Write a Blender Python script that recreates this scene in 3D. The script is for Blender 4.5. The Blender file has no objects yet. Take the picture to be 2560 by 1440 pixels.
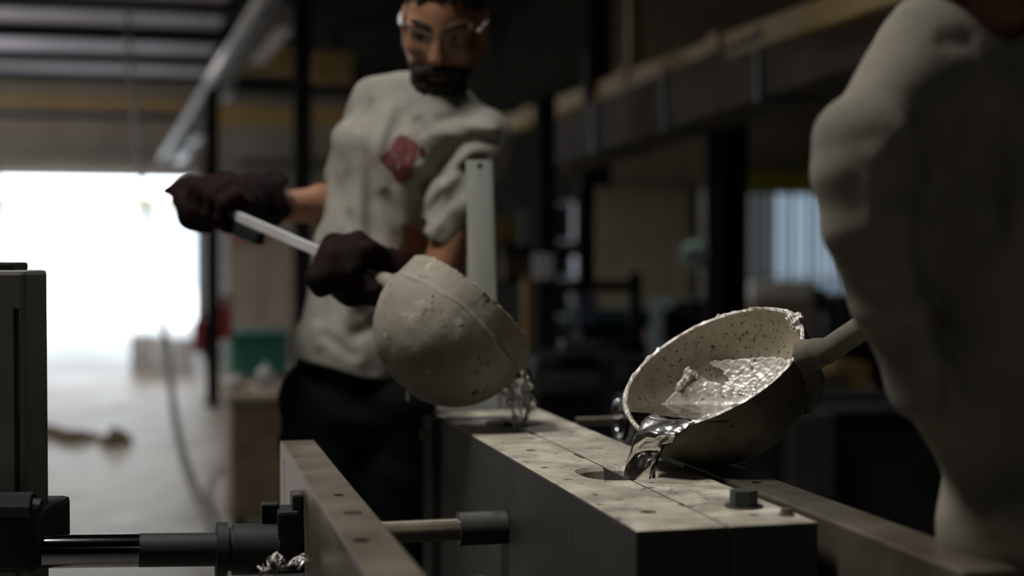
import bpy, bmesh, math, random
import numpy as np
from mathutils import Vector, Matrix
random.seed(7); RNG = np.random.default_rng(7)
SC = bpy.context.scene; COL = SC.collection

# ------------------------------------------------------------------ camera
FPX = 3555.6                                  # focal length in pixels of a 2560 px wide frame
YAW = math.radians(13.83); PITCH = math.atan(80 / FPX)
CAM = np.array([0.0, 0.0, 1.25])
FW = np.array([math.sin(YAW) * math.cos(PITCH), math.cos(YAW) * math.cos(PITCH), -math.sin(PITCH)])
RT = np.array([math.cos(YAW), -math.sin(YAW), 0.0]); UP = np.cross(RT, FW)
DP = np.array([math.sin(YAW), math.cos(YAW), 0.0])
def P(px, py, d):                             # a photo pixel at a real distance -> world point
    return CAM + d * (FW + RT * (px - 1280) / FPX + UP * (720 - py) / FPX)
def toPx(p):
    q = np.asarray(p) - CAM; d = q @ FW
    return 1280 + FPX * (q @ RT) / d, 720 - FPX * (q @ UP) / d
cd = bpy.data.cameras.new('camera'); cam = bpy.data.objects.new('camera', cd); COL.objects.link(cam)
cd.sensor_width = 36.0; cd.lens = FPX / 2560 * 36.0; cd.clip_start = 0.05; cd.clip_end = 300
cam.location = CAM; cam.rotation_euler = (math.pi / 2 - PITCH, 0, -YAW)
cd.dof.use_dof = True; cd.dof.focus_distance = 1.96; cd.dof.aperture_fstop = 2.0
SC.camera = cam

# ------------------------------------------------------------------ world, exposure
w = bpy.data.worlds.new('overcast_sky'); SC.world = w; w.use_nodes = True
bg = w.node_tree.nodes['Background']; bg.inputs['Color'].default_value = (0.86, 0.94, 1.0, 1); bg.inputs['Strength'].default_value = 9.0
SC.view_settings.view_transform = 'Standard'; SC.view_settings.look = 'None'
SC.view_settings.gamma = 1.0; SC.view_settings.use_curve_mapping = False
SC.view_settings.exposure = -0.45
def portal(name, loc, rot, sx, sy):
    l = bpy.data.lights.new(name, 'AREA'); l.shape = 'RECTANGLE'; l.size = sx; l.size_y = sy
    l.cycles.is_portal = True
    o = bpy.data.objects.new(name, l); COL.objects.link(o); o.location = loc; o.rotation_euler = rot
portal('door_portal', (-1.15, 27.1, 1.38), (-math.pi / 2, 0, 0), 3.6, 2.76)
LAMPS = [  # x, y, z, power, size, colour, label, kind; first is key, rest added fill
    (-0.60, 2.10, 3.60, 55, 0.80, (1.0, 0.965, 0.90), 'wide high-bay lamp above the casting mould', 'bay'),
    (-3.8, 12.5, 3.30, 90, 0.3, (1.0, 0.93, 0.82), 'added globe light out of view left of the aisle, nearer one', 'globe'),
    (-4.4, 21.5, 3.00, 420, 0.3, (0.97, 0.95, 1.0), 'added globe light out of view left of the aisle near the doorway', 'globe'),
    (4.2, 11.6, 4.00, 18, 0.42, (1.0, 0.93, 0.78), 'added fill light above the right bay', 'bay'),
    (-1.7, 8.2, 3.95, 80, 0.42, (1.0, 0.95, 0.88), 'added fill light above the near aisle floor', 'bay'),
    (-0.5, 14.2, 3.95, 95, 0.42, (1.0, 0.96, 0.92), 'added fill light above the far aisle floor', 'bay'),
    (1.3, 4.2, 3.85, 15, 0.42, (0.97, 0.98, 1.0), 'added back light beyond the far end of the mould', 'bay'),
    (0.6, -3.0, 3.95, 14, 0.60, (1.0, 0.95, 0.88), 'dim added fill light behind the viewpoint', 'bay'),
]

# ------------------------------------------------------------------ helpers
ORI = {}
class MB:
    def __init__(s): s.v = []; s.f = []
    def add(s, v, f):
        o = len(s.v); s.v += [tuple(map(float, p)) for p in v]; s.f += [tuple(int(i) + o for i in q) for q in f]; return s
    def box(s, lo, hi, bevel=0.0, R=None, c=None):
        bm = bmesh.new(); bmesh.ops.create_cube(bm, size=1.0)
        lo = np.array(lo, float); hi = np.array(hi, float)
        for v in bm.verts: v.co = Vector((lo + hi) / 2 + np.array(v.co) * (hi - lo))
        if bevel > 0: bmesh.ops.bevel(bm, geom=bm.edges[:], offset=bevel, segments=2, profile=0.6, affect='EDGES')
        bm.verts.index_update()
        V = np.array([v.co[:] for v in bm.verts])
        if R is not None:
            cc = (lo + hi) / 2 if c is None else np.array(c); V = (V - cc) @ np.array(R).T + cc
        s.add(V, [[v.index for v in f.verts] for f in bm.faces]); bm.free(); return s
    def cyl(s, a, b, ra, rb=None, n=20, cap=True):
        rb = ra if rb is None else rb
        return s.tube([a, b], [ra, rb], n, cap)
    def tube(s, pts, rad, n=12, cap=True, flat=None):
        pts = [np.array(p, float) for p in pts]
        if np.isscalar(rad): rad = [rad] * len(pts)
        V = []; F = []; ref = None
        for i, p in enumerate(pts):
            t = pts[min(i + 1, len(pts) - 1)] - pts[max(i - 1, 0)]; t /= np.linalg.norm(t)
            if ref is None:
                ref = np.array([0, 0, 1.0]) if abs(t[2]) < .9 else np.array([1.0, 0, 0])
            x = np.cross(ref, t); x /= np.linalg.norm(x); y = np.cross(t, x); ref = y
            for k in range(n):
                a = 2 * math.pi * k / n
                q = x * math.cos(a) * rad[i] + y * math.sin(a) * rad[i] * (flat or 1)
                V.append(p + q)
        m = len(pts)
        for i in range(m - 1):
            for k in range(n):
                F.append((i * n + k, i * n + (k + 1) % n, (i + 1) * n + (k + 1) % n, (i + 1) * n + k))
        if cap: F.append(tuple(range(n))[::-1]); F.append(tuple((m - 1) * n + k for k in range(n)))
        return s.add(V, F)
    def prism(s, poly, n, t):       # polygon (3-D points) extruded along n*t
        poly = [np.array(p, float) for p in poly]; n = np.array(n, float) * t; k = len(poly)
        V = poly + [p + n for p in poly]
        F = [tuple(range(k))[::-1], tuple(range(k, 2 * k))] + [(i, (i + 1) % k, k + (i + 1) % k, k + i) for i in range(k)]
        return s.add(V, F)
    def build(s, name, mat, parent=None, smooth=False, origin=None, fix=True):
        V = np.array(s.v)
        if parent is not None: org = ORI[parent.name]
        elif origin is not None: org = np.array(origin, float)
        else:
            org = (V.min(0) + V.max(0)) / 2; org[2] = V[:, 2].min()
        me = bpy.data.meshes.new(name); me.from_pydata((V - org).tolist(), [], s.f); me.update()
        if fix:
            bm = bmesh.new(); bm.from_mesh(me); bmesh.ops.recalc_face_normals(bm, faces=bm.faces[:]); bm.to_mesh(me); bm.free()
        me.materials.append(mat)
        if smooth == 'auto':
            me.polygons.foreach_set('use_smooth', [True] * len(me.polygons))
            try: me.set_sharp_from_angle(angle=math.radians(35))
            except Exception: pass
        elif smooth: me.polygons.foreach_set('use_smooth', [True] * len(me.polygons))
        o = bpy.data.objects.new(name, me); COL.objects.link(o)
        if parent is not None: o.parent = parent
        else: o.location = org
        ORI[o.name] = org
        return o
def thing(name, label, cat, loc, group=None):
    o = bpy.data.objects.new(name, None); COL.objects.link(o); o.location = loc; o.empty_display_size = 0.05
    ORI[o.name] = np.array(loc, float); return tag(o, label, cat, group)
def tag(o, label=None, cat=None, group=None, kind=None):
    if label: o['label'] = label
    if cat: o['category'] = cat
    if group: o['group'] = group
    if kind: o['kind'] = kind
    return o
def structure(o, label=None): return tag(o, label, None, None, 'structure')

# ------------------------------------------------------------------ materials
def mat(name, c1, c2=None, scale=6.0, rough=0.7, metal=0.0, bump=0.0, bscale=40.0, speck=None, spec=0.5, stretch=(1, 1, 1), rvar=0.0, detail=5):
    m = bpy.data.materials.new(name); m.use_nodes = True; nt = m.node_tree; N = nt.nodes; L = nt.links
    b = N['Principled BSDF']; b.inputs['Roughness'].default_value = rough; b.inputs['Metallic'].default_value = metal
    b.inputs['Specular IOR Level'].default_value = spec
    b.inputs['Base Color'].default_value = (*c1, 1)
    tc = N.new('ShaderNodeTexCoord'); mp = N.new('ShaderNodeMapping'); mp.inputs['Scale'].default_value = stretch
    L.new(tc.outputs['Object'], mp.inputs['Vector'])
    n = N.new('ShaderNodeTexNoise'); n.inputs['Scale'].default_value = scale; n.inputs['Detail'].default_value = detail; n.inputs['Roughness'].default_value = 0.6
    L.new(mp.outputs['Vector'], n.inputs['Vector'])
    c2 = c2 or tuple(x * 0.75 for x in c1)
    r = N.new('ShaderNodeValToRGB'); r.color_ramp.elements[0].position = 0.36; r.color_ramp.elements[1].position = 0.64
    r.color_ramp.elements[0].color = (*c2, 1); r.color_ramp.elements[1].color = (*c1, 1)
    L.new(n.outputs['Fac'], r.inputs['Fac']); out = r.outputs['Color']
    if speck:
        for (sc, ss, th, wd) in (speck if isinstance(speck, list) else [speck]):
            n2 = N.new('ShaderNodeTexNoise'); n2.inputs['Scale'].default_value = ss; n2.inputs['Detail'].default_value = 6; n2.inputs['Roughness'].default_value = 0.65
            L.new(mp.outputs['Vector'], n2.inputs['Vector'])
            r2 = N.new('ShaderNodeValToRGB'); r2.color_ramp.elements[0].position = th; r2.color_ramp.elements[1].position = th + wd
            L.new(n2.outputs['Fac'], r2.inputs['Fac'])
            mx = N.new('ShaderNodeMix'); mx.data_type = 'RGBA'; L.new(r2.outputs['Color'], mx.inputs[0]); L.new(out, mx.inputs[6])
            mx.inputs[7].default_value = (*sc, 1); out = mx.outputs[2]
    L.new(out, b.inputs['Base Color'])
    if rvar:
        mr = N.new('ShaderNodeMapRange'); mr.inputs['To Min'].default_value = max(0.02, rough - rvar); mr.inputs['To Max'].default_value = min(1, rough + rvar)
        L.new(n.outputs['Fac'], mr.inputs['Value']); L.new(mr.outputs['Result'], b.inputs['Roughness'])
    if bump:
        n3 = N.new('ShaderNodeTexNoise'); n3.inputs['Scale'].default_value = bscale; n3.inputs['Detail'].default_value = 6
        L.new(mp.outputs['Vector'], n3.inputs['Vector'])
        bp = N.new('ShaderNodeBump'); bp.inputs['Strength'].default_value = bump; bp.inputs['Distance'].default_value = 0.004
        L.new(n3.outputs['Fac'], bp.inputs['Height']); L.new(bp.outputs['Normal'], b.inputs['Normal'])
    return m
def emit(name, c, s):
    m = bpy.data.materials.new(name); m.use_nodes = True; b = m.node_tree.nodes['Principled BSDF']
    b.inputs['Base Color'].default_value = (*c, 1); b.inputs['Emission Color'].default_value = (*c, 1); b.inputs['Emission Strength'].default_value = s
    return m
def pane(name, c, rough=0.2):          # tinted sheet that lets a share of the daylight through
    m = bpy.data.materials.new(name); m.use_nodes = True; nt = m.node_tree; N = nt.nodes; L = nt.links
    t = N.new('ShaderNodeBsdfTransparent'); t.inputs['Color'].default_value = (*(x ** .5 for x in c), 1)   # a sheet has two faces
    g = N.new('ShaderNodeBsdfGlossy'); g.inputs['Roughness'].default_value = rough; g.inputs['Color'].default_value = (.8, .8, .8, 1)
    mx = N.new('ShaderNodeMixShader'); mx.inputs[0].default_value = 0.06
    L.new(t.outputs[0], mx.inputs[1]); L.new(g.outputs[0], mx.inputs[2]); L.new(mx.outputs[0], N['Material Output'].inputs['Surface'])
    return m
MT = dict(
    floor=mat('dusty_concrete', (.36, .34, .315), (.22, .20, .175), 1.1, .40, bump=.12, bscale=6, rvar=.12, speck=[((.17, .14, .10), 2.6, .52, .14), ((.46, .45, .43), 3.5, .58, .10)]),
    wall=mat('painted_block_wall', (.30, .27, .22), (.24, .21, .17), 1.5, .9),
    wall_dark=mat('shade_dark_sheet', (.026, .025, .019), (.016, .016, .012), 1.5, .95, spec=.03),  # tone lowered to near black to keep unlit parts dark
    wall_beige=mat('beige_sheet_wall', (.42, .38, .30), (.34, .30, .24), 2.0, .8),
    ceil=mat('ceiling_lining', (.56, .53, .57), (.42, .40, .43), .8, .9),
    black=mat('black_painted_steel', (.016, .019, .018), (.010, .012, .012), 5, .6, bump=.1, spec=.2),
    dark=mat('dark_grey_steel', (.05, .052, .048), (.03, .03, .028), 8, .5, .3, bump=.15, rvar=.15),
    wood=mat('yellow_timber', (.50, .34, .12), (.34, .22, .08), 3, .8, stretch=(1, 8, 8)),
    yellow=mat('yellow_paint', (.46, .33, .10), (.32, .23, .07), 4, .6),
    olive=mat('yellow_green_paint', (.50, .46, .05), (.36, .33, .04), 3, .6),
    rail=mat('galvanised_rail', (.62, .62, .62), (.42, .42, .42), 5, .5, .2),
    greyduct=mat('grey_duct_sheet', (.105, .092, .075), (.068, .058, .048), 2, .7, .0, spec=.1),
    greypaint=mat('grey_machine_paint', (.17, .165, .155), (.13, .125, .118), 5, .5),
    steel=mat('machined_steel', (.25, .215, .165), (.15, .125, .095), 9, .32, .6, bump=.06, bscale=90, rvar=.10, speck=[((.07, .055, .04), 14, .66, .06)]),
    mold=mat('scaled_mould_iron', (.50, .46, .375), (.25, .228, .18), 14, .60, .15, bump=.35, bscale=70, rvar=.15, detail=9,
             speck=[((.60, .57, .48), 7, .56, .10), ((.13, .12, .10), 9, .60, .08), ((.06, .055, .045), 45, .60, .05)], stretch=(1, 1, .35)),
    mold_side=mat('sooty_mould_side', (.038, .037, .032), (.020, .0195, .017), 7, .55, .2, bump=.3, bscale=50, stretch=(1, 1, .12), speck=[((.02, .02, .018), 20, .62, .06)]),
    seam=mat('seam_black', (.012, .012, .011), None, 8, .9),
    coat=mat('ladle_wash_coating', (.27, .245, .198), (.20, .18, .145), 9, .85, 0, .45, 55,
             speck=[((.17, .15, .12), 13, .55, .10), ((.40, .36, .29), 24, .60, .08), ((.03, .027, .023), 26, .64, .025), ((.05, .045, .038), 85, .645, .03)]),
    coat_dark=mat('dark_ladle_coating', (.17, .15, .112), (.07, .062, .048), 10, .8, 0, .35, 55,
                  speck=[((.02, .018, .015), 24, .63, .05)]),  # darker coating for the outside and handle of the right ladle
    coat_in=mat('ladle_inside_coating', (.42, .375, .29), (.31, .275, .21), 12, .8, 0, .5, 70,
                speck=[((.05, .045, .035), 150, .575, .05), ((.42, .38, .30), 60, .66, .05)]),
    flash=mat('aluminium_flash', (.84, .83, .80), (.34, .31, .26), 45, .42, .5, .9, 130),
    dross=mat('aluminium_dross_skin', (.92, .91, .88), (.66, .63, .57), 55, .42, .25, 1.0, 75, speck=[((.12, .11, .09), 90, .60, .05)]),
    melt=mat('molten_aluminium', (.90, .82, .76), (.82, .74, .68), 8, .16, 1.0, .12, 22, stretch=(1, 1, 1)),
    stream=mat('pouring_aluminium', (.95, .94, .93), (.88, .86, .84), 12, .20, 1.0, .22, 22),
    splash=mat('splashing_aluminium', (.97, .96, .96), (.90, .90, .90), 30, .12, .9, .15, 30),
    galv=mat('galvanised_tube', (.46, .48, .44), (.34, .36, .33), 18, .5, .35, speck=[((.6, .62, .58), 60, .66, .08)], stretch=(1, 1, .2)),
    chrome=mat('polished_rod', (.55, .55, .57), (.45, .45, .47), 10, .12, 1.0),
    blackchrome=mat('oiled_dark_rod', (.16, .16, .17), (.11, .11, .12), 10, .10, 1.0),
    shirt=mat('grey_cotton', (.29, .275, .24), (.24, .227, .20), 14, .95, 0, .35, 220, spec=.2),
    shirt2=mat('dark_grey_cotton', (.25, .23, .19), (.20, .185, .155), 10, .95, 0, .3, 220, spec=.2),
    trouser=mat('black_work_cloth', (.008, .0095, .010), (.005, .006, .0065), 14, .95, 0, .3, 120, spec=.1),
    skin=mat('skin', (.31, .155, .09), (.24, .11, .062), 12, .55, 0, .1, 160, spec=.35),
    hair=mat('dark_hair', (.016, .012, .010), (.008, .006, .005), 60, .6, 0, .8, 140, spec=.3),
    glove=mat('dark_red_leather', (.013, .0035, .003), (.0035, .003, .003), 16, .8, 0, .4, 60, spec=.1),
    print=mat('dark_red_print', (.10, .013, .013), (.07, .010, .010), 20, .8),
    print2=mat('faded_red_print', (.17, .042, .040), (.13, .03, .028), 20, .8),
    lip=mat('lip', (.16, .06, .045), None, 20, .5),
    eye=mat('eye', (.10, .08, .07), (.03, .02, .02), 40, .2),
    glass=pane('clear_lens', (.86, .86, .86), .05),
    lensframe=mat('clear_plastic', (.7, .7, .72), None, 10, .15),
    winglass=pane('dirty_window_glass', (.050, .049, .052)),
    strip=pane('milky_curtain_strip', (.062, .074, .085), .3),
    strip3=pane('milky_curtain_strip_grey', (.046, .053, .060), .3),
    strip2=pane('milky_curtain_strip_dusty', (.012, .0125, .013), .3),
    white=mat('white_plastic', (.72, .72, .74), (.6, .6, .62), 6, .5),
    red=mat('red_paint', (.45, .05, .06), (.35, .04, .05), 6, .5),
    green=mat('green_paint', (.015, .16, .11), (.010, .11, .08), 6, .5),
    teal=mat('teal_paint', (.02, .10, .11), (.015, .06, .07), 6, .5),
    cyan=mat('pale_cyan_plastic', (.30, .55, .52), (.22, .42, .40), 6, .5),
    blue=mat('dull_blue_paint', (.14, .19, .30), (.1, .13, .2), 6, .5),
    brown=mat('brown_cardboard', (.22, .16, .095), (.14, .10, .06), 5, .9),
    tan=mat('tan_board', (.34, .29, .21), (.25, .21, .15), 5, .85),
    dirt=mat('brown_dirt', (.10, .065, .035), (.05, .035, .02), 9, .95, 0, .8, 20),
    hose=mat('grey_rubber', (.16, .15, .15), (.10, .10, .10), 9, .6),
    outside=mat('pale_yard', (.6, .6, .6), (.5, .5, .5), .5, .9),
    facade=mat('pale_facade', (.55, .58, .62), (.5, .53, .57), .5, .9),
    lampglow=emit('lamp_diffuser', (1, .95, .85), 6.0),
    lamphouse=mat('lamp_housing', (.5, .5, .5), None, 5, .4, .6),
)

# ------------------------------------------------------------------ distance-field modeller
class Field:
    def __init__(s, lo, hi, h):
        s.lo = np.array(lo, float); s.h = h; s.n = np.ceil((np.array(hi) - s.lo) / h).astype(int) + 1
        s.v = np.full(s.n, 0.5, np.float32)
    def win(s, lo, hi):
        i0 = np.clip(np.floor((np.array(lo) - s.lo) / s.h).astype(int), 0, s.n - 1)
        i1 = np.clip(np.ceil((np.array(hi) - s.lo) / s.h).astype(int) + 1, 1, s.n)
        ax = [(s.lo[k] + s.h * np.arange(i0[k], i1[k])).astype(np.float32) for k in range(3)]
        sl = tuple(slice(i0[k], i1[k]) for k in range(3))
        return sl, ax[0][:, None, None], ax[1][None, :, None], ax[2][None, None, :]
    def add(s, prim, k=0.0, op='u'):
        fn, lo, hi = prim; m = k + 3 * s.h + .01
        sl, X, Y, Z = s.win(np.array(lo) - m, np.array(hi) + m)
        if 0 in s.v[sl].shape: return s
        d = fn(X, Y, Z); a = s.v[sl]
        if op == 'u':
            r = np.minimum(a, d)
            if k > 0: hh = np.maximum(k - np.abs(a - d), 0); r = r - hh * hh / (4 * k)
        elif op == 's':
            r = np.maximum(a, -d)
            if k > 0: hh = np.maximum(k - np.abs(a + d), 0); r = r + hh * hh / (4 * k)
        s.v[sl] = r; return s
    def fold(s, a, b, wd, dep):              # dep>0 carves a groove, <0 raises a ridge
        a = np.array(a); b = np.array(b); m = 3 * wd
        sl, X, Y, Z = s.win(np.minimum(a, b) - m, np.maximum(a, b) + m)
        if 0 in s.v[sl].shape: return s
        ab = b - a; L2 = ab @ ab
        t = np.clip(((X - a[0]) * ab[0] + (Y - a[1]) * ab[1] + (Z - a[2]) * ab[2]) / L2, 0, 1)
        d2 = (X - a[0] - t * ab[0]) ** 2 + (Y - a[1] - t * ab[1]) ** 2 + (Z - a[2] - t * ab[2]) ** 2
        taper = 1 - (2 * t - 1) ** 4
        s.v[sl] += (dep * taper * np.exp(-d2 / wd ** 2)).astype(np.float32); return s
    def drape(s, a, b, wd, dep, ymid):         # fold pressed into the cloth along the viewing depth, front half only
        a = np.array(a); b = np.array(b); sl, X, Y, Z = s.win(s.lo, s.lo + s.h * s.n)
        U_ = X * RT[0] + Y * RT[1]; D_ = X * DP[0] + Y * DP[1]; ua, ub = a @ RT, b @ RT; du, dz = ub - ua, b[2] - a[2]; L2 = du * du + dz * dz
        t = np.clip(((U_ - ua) * du + (Z - a[2]) * dz) / L2, 0, 1); d2 = (U_ - ua - t * du) ** 2 + (Z - a[2] - t * dz) ** 2
        s.v += (dep * (1 - (2 * t - 1) ** 4) * np.exp(-d2 / wd ** 2) / (1 + np.exp((D_ - ymid) * 60))).astype(np.float32); return s
    def warp(s, amp, freq, seed=0):
        sl, X, Y, Z = s.win(s.lo, s.lo + s.h * s.n); r = np.random.default_rng(seed); t = 0
        for i in range(5):
            k = r.normal(size=3); k = k / np.linalg.norm(k) * freq * (1 + .5 * i)
            t = t + np.sin(k[0] * X + k[1] * Y + k[2] * Z + r.uniform(0, 6.28)) / (1 + .5 * i)
        s.v += (amp * t).astype(np.float32); return s
    def cut(s, n, c, keep_below=True):       # keep the side where (p-c).n < 0
        sl, X, Y, Z = s.win(s.lo, s.lo + s.h * s.n); n = np.array(n, float); n /= np.linalg.norm(n)
        d = (X - c[0]) * n[0] + (Y - c[1]) * n[1] + (Z - c[2]) * n[2]
        s.v = np.maximum(s.v, d.astype(np.float32)); return s
    def mesh(s):
        v = s.v.copy(); v[0] = v[-1] = 0.5; v[:, 0] = v[:, -1] = 0.5; v[:, :, 0] = v[:, :, -1] = 0.5
        ins = v < 0; n = np.array(v.shape) - 1
        cnt = np.zeros(n, np.int8)
        for i in (0, 1):
            for j in (0, 1):
                for k in (0, 1): cnt += ins[i:i + n[0], j:j + n[1], k:k + n[2]]
        act = (cnt > 0) & (cnt < 8); idx = np.full(n, -1, np.int64); A = np.argwhere(act); idx[act] = np.arange(len(A))
        acc = np.zeros((len(A), 3)); wt = np.zeros(len(A))
        cor = [(i, j, k) for i in (0, 1) for j in (0, 1) for k in (0, 1)]
        for c in cor:
            for ax in range(3):
                if c[ax]: continue
                e = list(c); e[ax] = 1
                va = v[A[:, 0] + c[0], A[:, 1] + c[1], A[:, 2] + c[2]]; vb = v[A[:, 0] + e[0], A[:, 1] + e[1], A[:, 2] + e[2]]
                x = (va < 0) != (vb < 0); t = np.where(x, va / np.where(x, va - vb, 1), 0)
                p = np.array(c, float)[None].repeat(len(A), 0); p[:, ax] += t
                acc[x] += p[x]; wt[x] += 1
        V = s.lo + s.h * (A + acc / wt[:, None])
        F = []
        for ax in range(3):
            o1, o2 = [(1, 2), (2, 0), (0, 1)][ax]
            a = np.take(ins, range(0, ins.shape[ax] - 1), ax); b = np.take(ins, range(1, ins.shape[ax]), ax)
            E_ = np.argwhere(a != b); E_ = E_[(E_[:, o1] > 0) & (E_[:, o2] > 0) & (E_[:, o1] < n[o1]) & (E_[:, o2] < n[o2])]
            if not len(E_): continue
            q = []
            for d1, d2 in ((1, 1), (0, 1), (0, 0), (1, 0)):
                c = E_.copy(); c[:, o1] -= d1; c[:, o2] -= d2; q.append(idx[c[:, 0], c[:, 1], c[:, 2]])
            q = np.array(q).T; fl = a[E_[:, 0], E_[:, 1], E_[:, 2]]
            q[~fl] = q[~fl][:, ::-1]; F.append(q)
        F = np.concatenate(F); F = F[(F >= 0).all(1)]
        return V, F
    def build(s, name, mt, parent=None, smooth_it=0):
        V, F = s.mesh(); m = MB(); m.v = V.tolist(); m.f = F.tolist()
        return m.build(name, mt, parent, smooth=True, fix=False)
def cap(a, b, ra, rb=None):
    a = np.array(a, float); b = np.array(b, float); rb = ra if rb is None else rb; ab = b - a; L2 = max(ab @ ab, 1e-9)
    def fn(X, Y, Z):
        t = np.clip(((X - a[0]) * ab[0] + (Y - a[1]) * ab[1] + (Z - a[2]) * ab[2]) / L2, 0, 1)
        return np.sqrt((X - a[0] - t * ab[0]) ** 2 + (Y - a[1] - t * ab[1]) ** 2 + (Z - a[2] - t * ab[2]) ** 2) - (ra + (rb - ra) * t)
    r = max(ra, rb); return fn, np.minimum(a, b) - r, np.maximum(a, b) + r
def ecap(a, b, side, A, B):                  # capsule with an elliptical section, (half width, half depth) at each end
    a = np.array(a, float); b = np.array(b, float); ab = b - a; L2 = ab @ ab; ax = ab / math.sqrt(L2)
    sd = np.array(side, float); sd = sd - ax * (sd @ ax); sd /= np.linalg.norm(sd); dd = np.cross(ax, sd)
    def fn(X, Y, Z):
        x, y, z = X - a[0], Y - a[1], Z - a[2]
        t = np.clip((x * ab[0] + y * ab[1] + z * ab[2]) / L2, 0, 1)
        x = x - t * ab[0]; y = y - t * ab[1]; z = z - t * ab[2]
        rs = A[0] + (B[0] - A[0]) * t; rd = A[1] + (B[1] - A[1]) * t; mn = np.minimum(rs, rd)
        us = (x * sd[0] + y * sd[1] + z * sd[2]) / rs; ud = (x * dd[0] + y * dd[1] + z * dd[2]) / rd; ua = (x * ax[0] + y * ax[1] + z * ax[2]) / (mn * .7)
        return (np.sqrt(us * us + ud * ud + ua * ua) - 1) * mn
    r = max(*A, *B); return fn, np.minimum(a, b) - r, np.maximum(a, b) + r
def ell(c, rad, R=None):
    c = np.array(c, float); R = np.eye(3) if R is None else np.array(R); mn = min(rad)
    def fn(X, Y, Z):
        x, y, z = X - c[0], Y - c[1], Z - c[2]; q = 0
        for k in range(3): q = q + ((x * R[0, k] + y * R[1, k] + z * R[2, k]) / rad[k]) ** 2
        return (np.sqrt(q) - 1) * mn
    r = max(rad); return fn, c - r, c + r
def rot(ax, deg):
    return np.array(Matrix.Rotation(math.radians(deg), 3, ax))
BASE = np.array([RT, DP, [0, 0, 1.0]]).T      # columns: photo right, away, up

# ------------------------------------------------------------------ the building
XL, XR, XS, YB, YM, YF, H = -9.0, 9.0, 4.5, 27.0, 14.6, -5.0, 4.40
structure(MB().box((XL - .3, YF - .3, -.2), (XR + .3, YB + .3, 0)).build('floor', MT['floor']), 'dusty pale grey concrete workshop floor')
structure(MB().box((XL - .3, 7.0, H), (.8, YB + .3, H + .2)).build('ceiling', MT['ceil']), 'pale lined roof above dark purlins at upper left')
structure(MB().box((.8, YF - .3, H), (XR + .3, YB + .3, H + .2)).build('ceiling_right', MT['wall_dark']), 'roof over the right bay, darkened as if unlit')  # shade of the right bay put into the roof colour
structure(MB().box((XL - .3, YF - .3, H), (.8, 7.0, H + .2)).build('ceiling_front', MT['wall_dark']), 'roof over the casting station, darkened as if unlit')  # front roof likewise coloured dark in place of shade
D0, D1, DH = -2.82, .60, 2.76                # the open shutter door
m = MB(); m.box((XL, YB, 0), (D0, YB + .25, H)); m.box((D1, YB, 0), (XS + .2, YB + .25, H)); m.box((D0, YB, DH), (D1, YB + .25, H))
structure(m.build('wall_back', MT['wall']), 'dull beige back wall around the bright open doorway')
structure(MB().box((XL - .25, YF, 0), (XL, YB + .25, H)).build('wall_left', MT['wall']))
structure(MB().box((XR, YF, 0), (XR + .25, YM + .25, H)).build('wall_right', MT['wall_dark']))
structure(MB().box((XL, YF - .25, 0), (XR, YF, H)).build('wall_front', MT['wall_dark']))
def wall_with_holes(axis, c, t, a0, a1, holes):   # wall in the plane axis=c; holes = (a,b,z0,z1) in order
    m = MB(); cur = a0
    def bx(p, q, z0, z1):
        if q - p < 1e-4 or z1 - z0 < 1e-4: return
        if axis == 'x': m.box((c, p, z0), (c + t, q, z1))
        else: m.box((p, c, z0), (q, c + t, z1))
    for (p, q, z0, z1) in holes:
        bx(cur, p, 0, H); bx(p, q, 0, z0); bx(p, q, z1, H); cur = q
    bx(cur, a1, 0, H); return m
def hitx(px, py, X):
    r = FW + RT * (px - 1280) / FPX + UP * (720 - py) / FPX; return CAM + r * (X / r[0])
def hity(px, py, Y):
    r = FW + RT * (px - 1280) / FPX + UP * (720 - py) / FPX; return CAM + r * (Y / r[1])
# small side windows seen behind the machines
wins = [((1390, 508), (1436, 605)), ((1390, 632), (1440, 700)), ((1386, 722), (1430, 800))]
hs = []
for (a, b) in wins:
    p = hitx(*a, XS); q = hitx(*b, XS); hs.append((min(p[1], q[1]), max(p[1], q[1]), min(p[2], q[2]), max(p[2], q[2])))
m = MB()
ys = sorted(set([YM] + [h[0] for h in hs] + [h[1] for h in hs] + [YB]))
for y0, y1 in zip(ys[:-1], ys[1:]):
    cuts = sorted([(h[2], h[3]) for h in hs if h[0] <= y0 + 1e-6 and h[1] >= y1 - 1e-6]); z = 0
    for (z0, z1) in cuts:
        if z0 > z: m.box((XS, y0, z), (XS + .2, y1, z0))
        z = z1
    m.box((XS, y0, z), (XS + .2, y1, H))
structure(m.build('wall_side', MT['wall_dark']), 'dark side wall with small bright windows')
for i, h in enumerate(hs):
    o = MB().box((XS + .10, h[0], h[2]), (XS + .11, h[1], h[3])).build('window_%d' % (i + 1), MT['winglass'])
    structure(o, ['narrow upright dirty window between the dark columns', 'wide dirty window below the narrow upper one', 'narrow low dirty window beside the teal machine'][i])
    fr = MB()
    for (p, q, z0, z1) in ((h[0], h[1], h[2], h[2] + .03), (h[0], h[1], h[3] - .03, h[3]), (h[0], h[0] + .03, h[2], h[3]), (h[1] - .03, h[1], h[2], h[3])):
        fr.box((XS + .02, p, z0), (XS + .09, q, z1))
    fr.build('window_frame', MT['dark'], o)
# right hand wall with the strip curtain doorway
p = hity(1868, 482, YM); q = hity(2150, 800, YM)
CX0, CX1, CZ1 = p[0], q[0], p[2]
structure(wall_with_holes('y', YM, .2, XS, XR, [(CX0, CX1, 0.0, CZ1)]).build('wall_right_back', MT['wall_beige']), 'beige sheet wall beside the strip curtain doorway')
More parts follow.
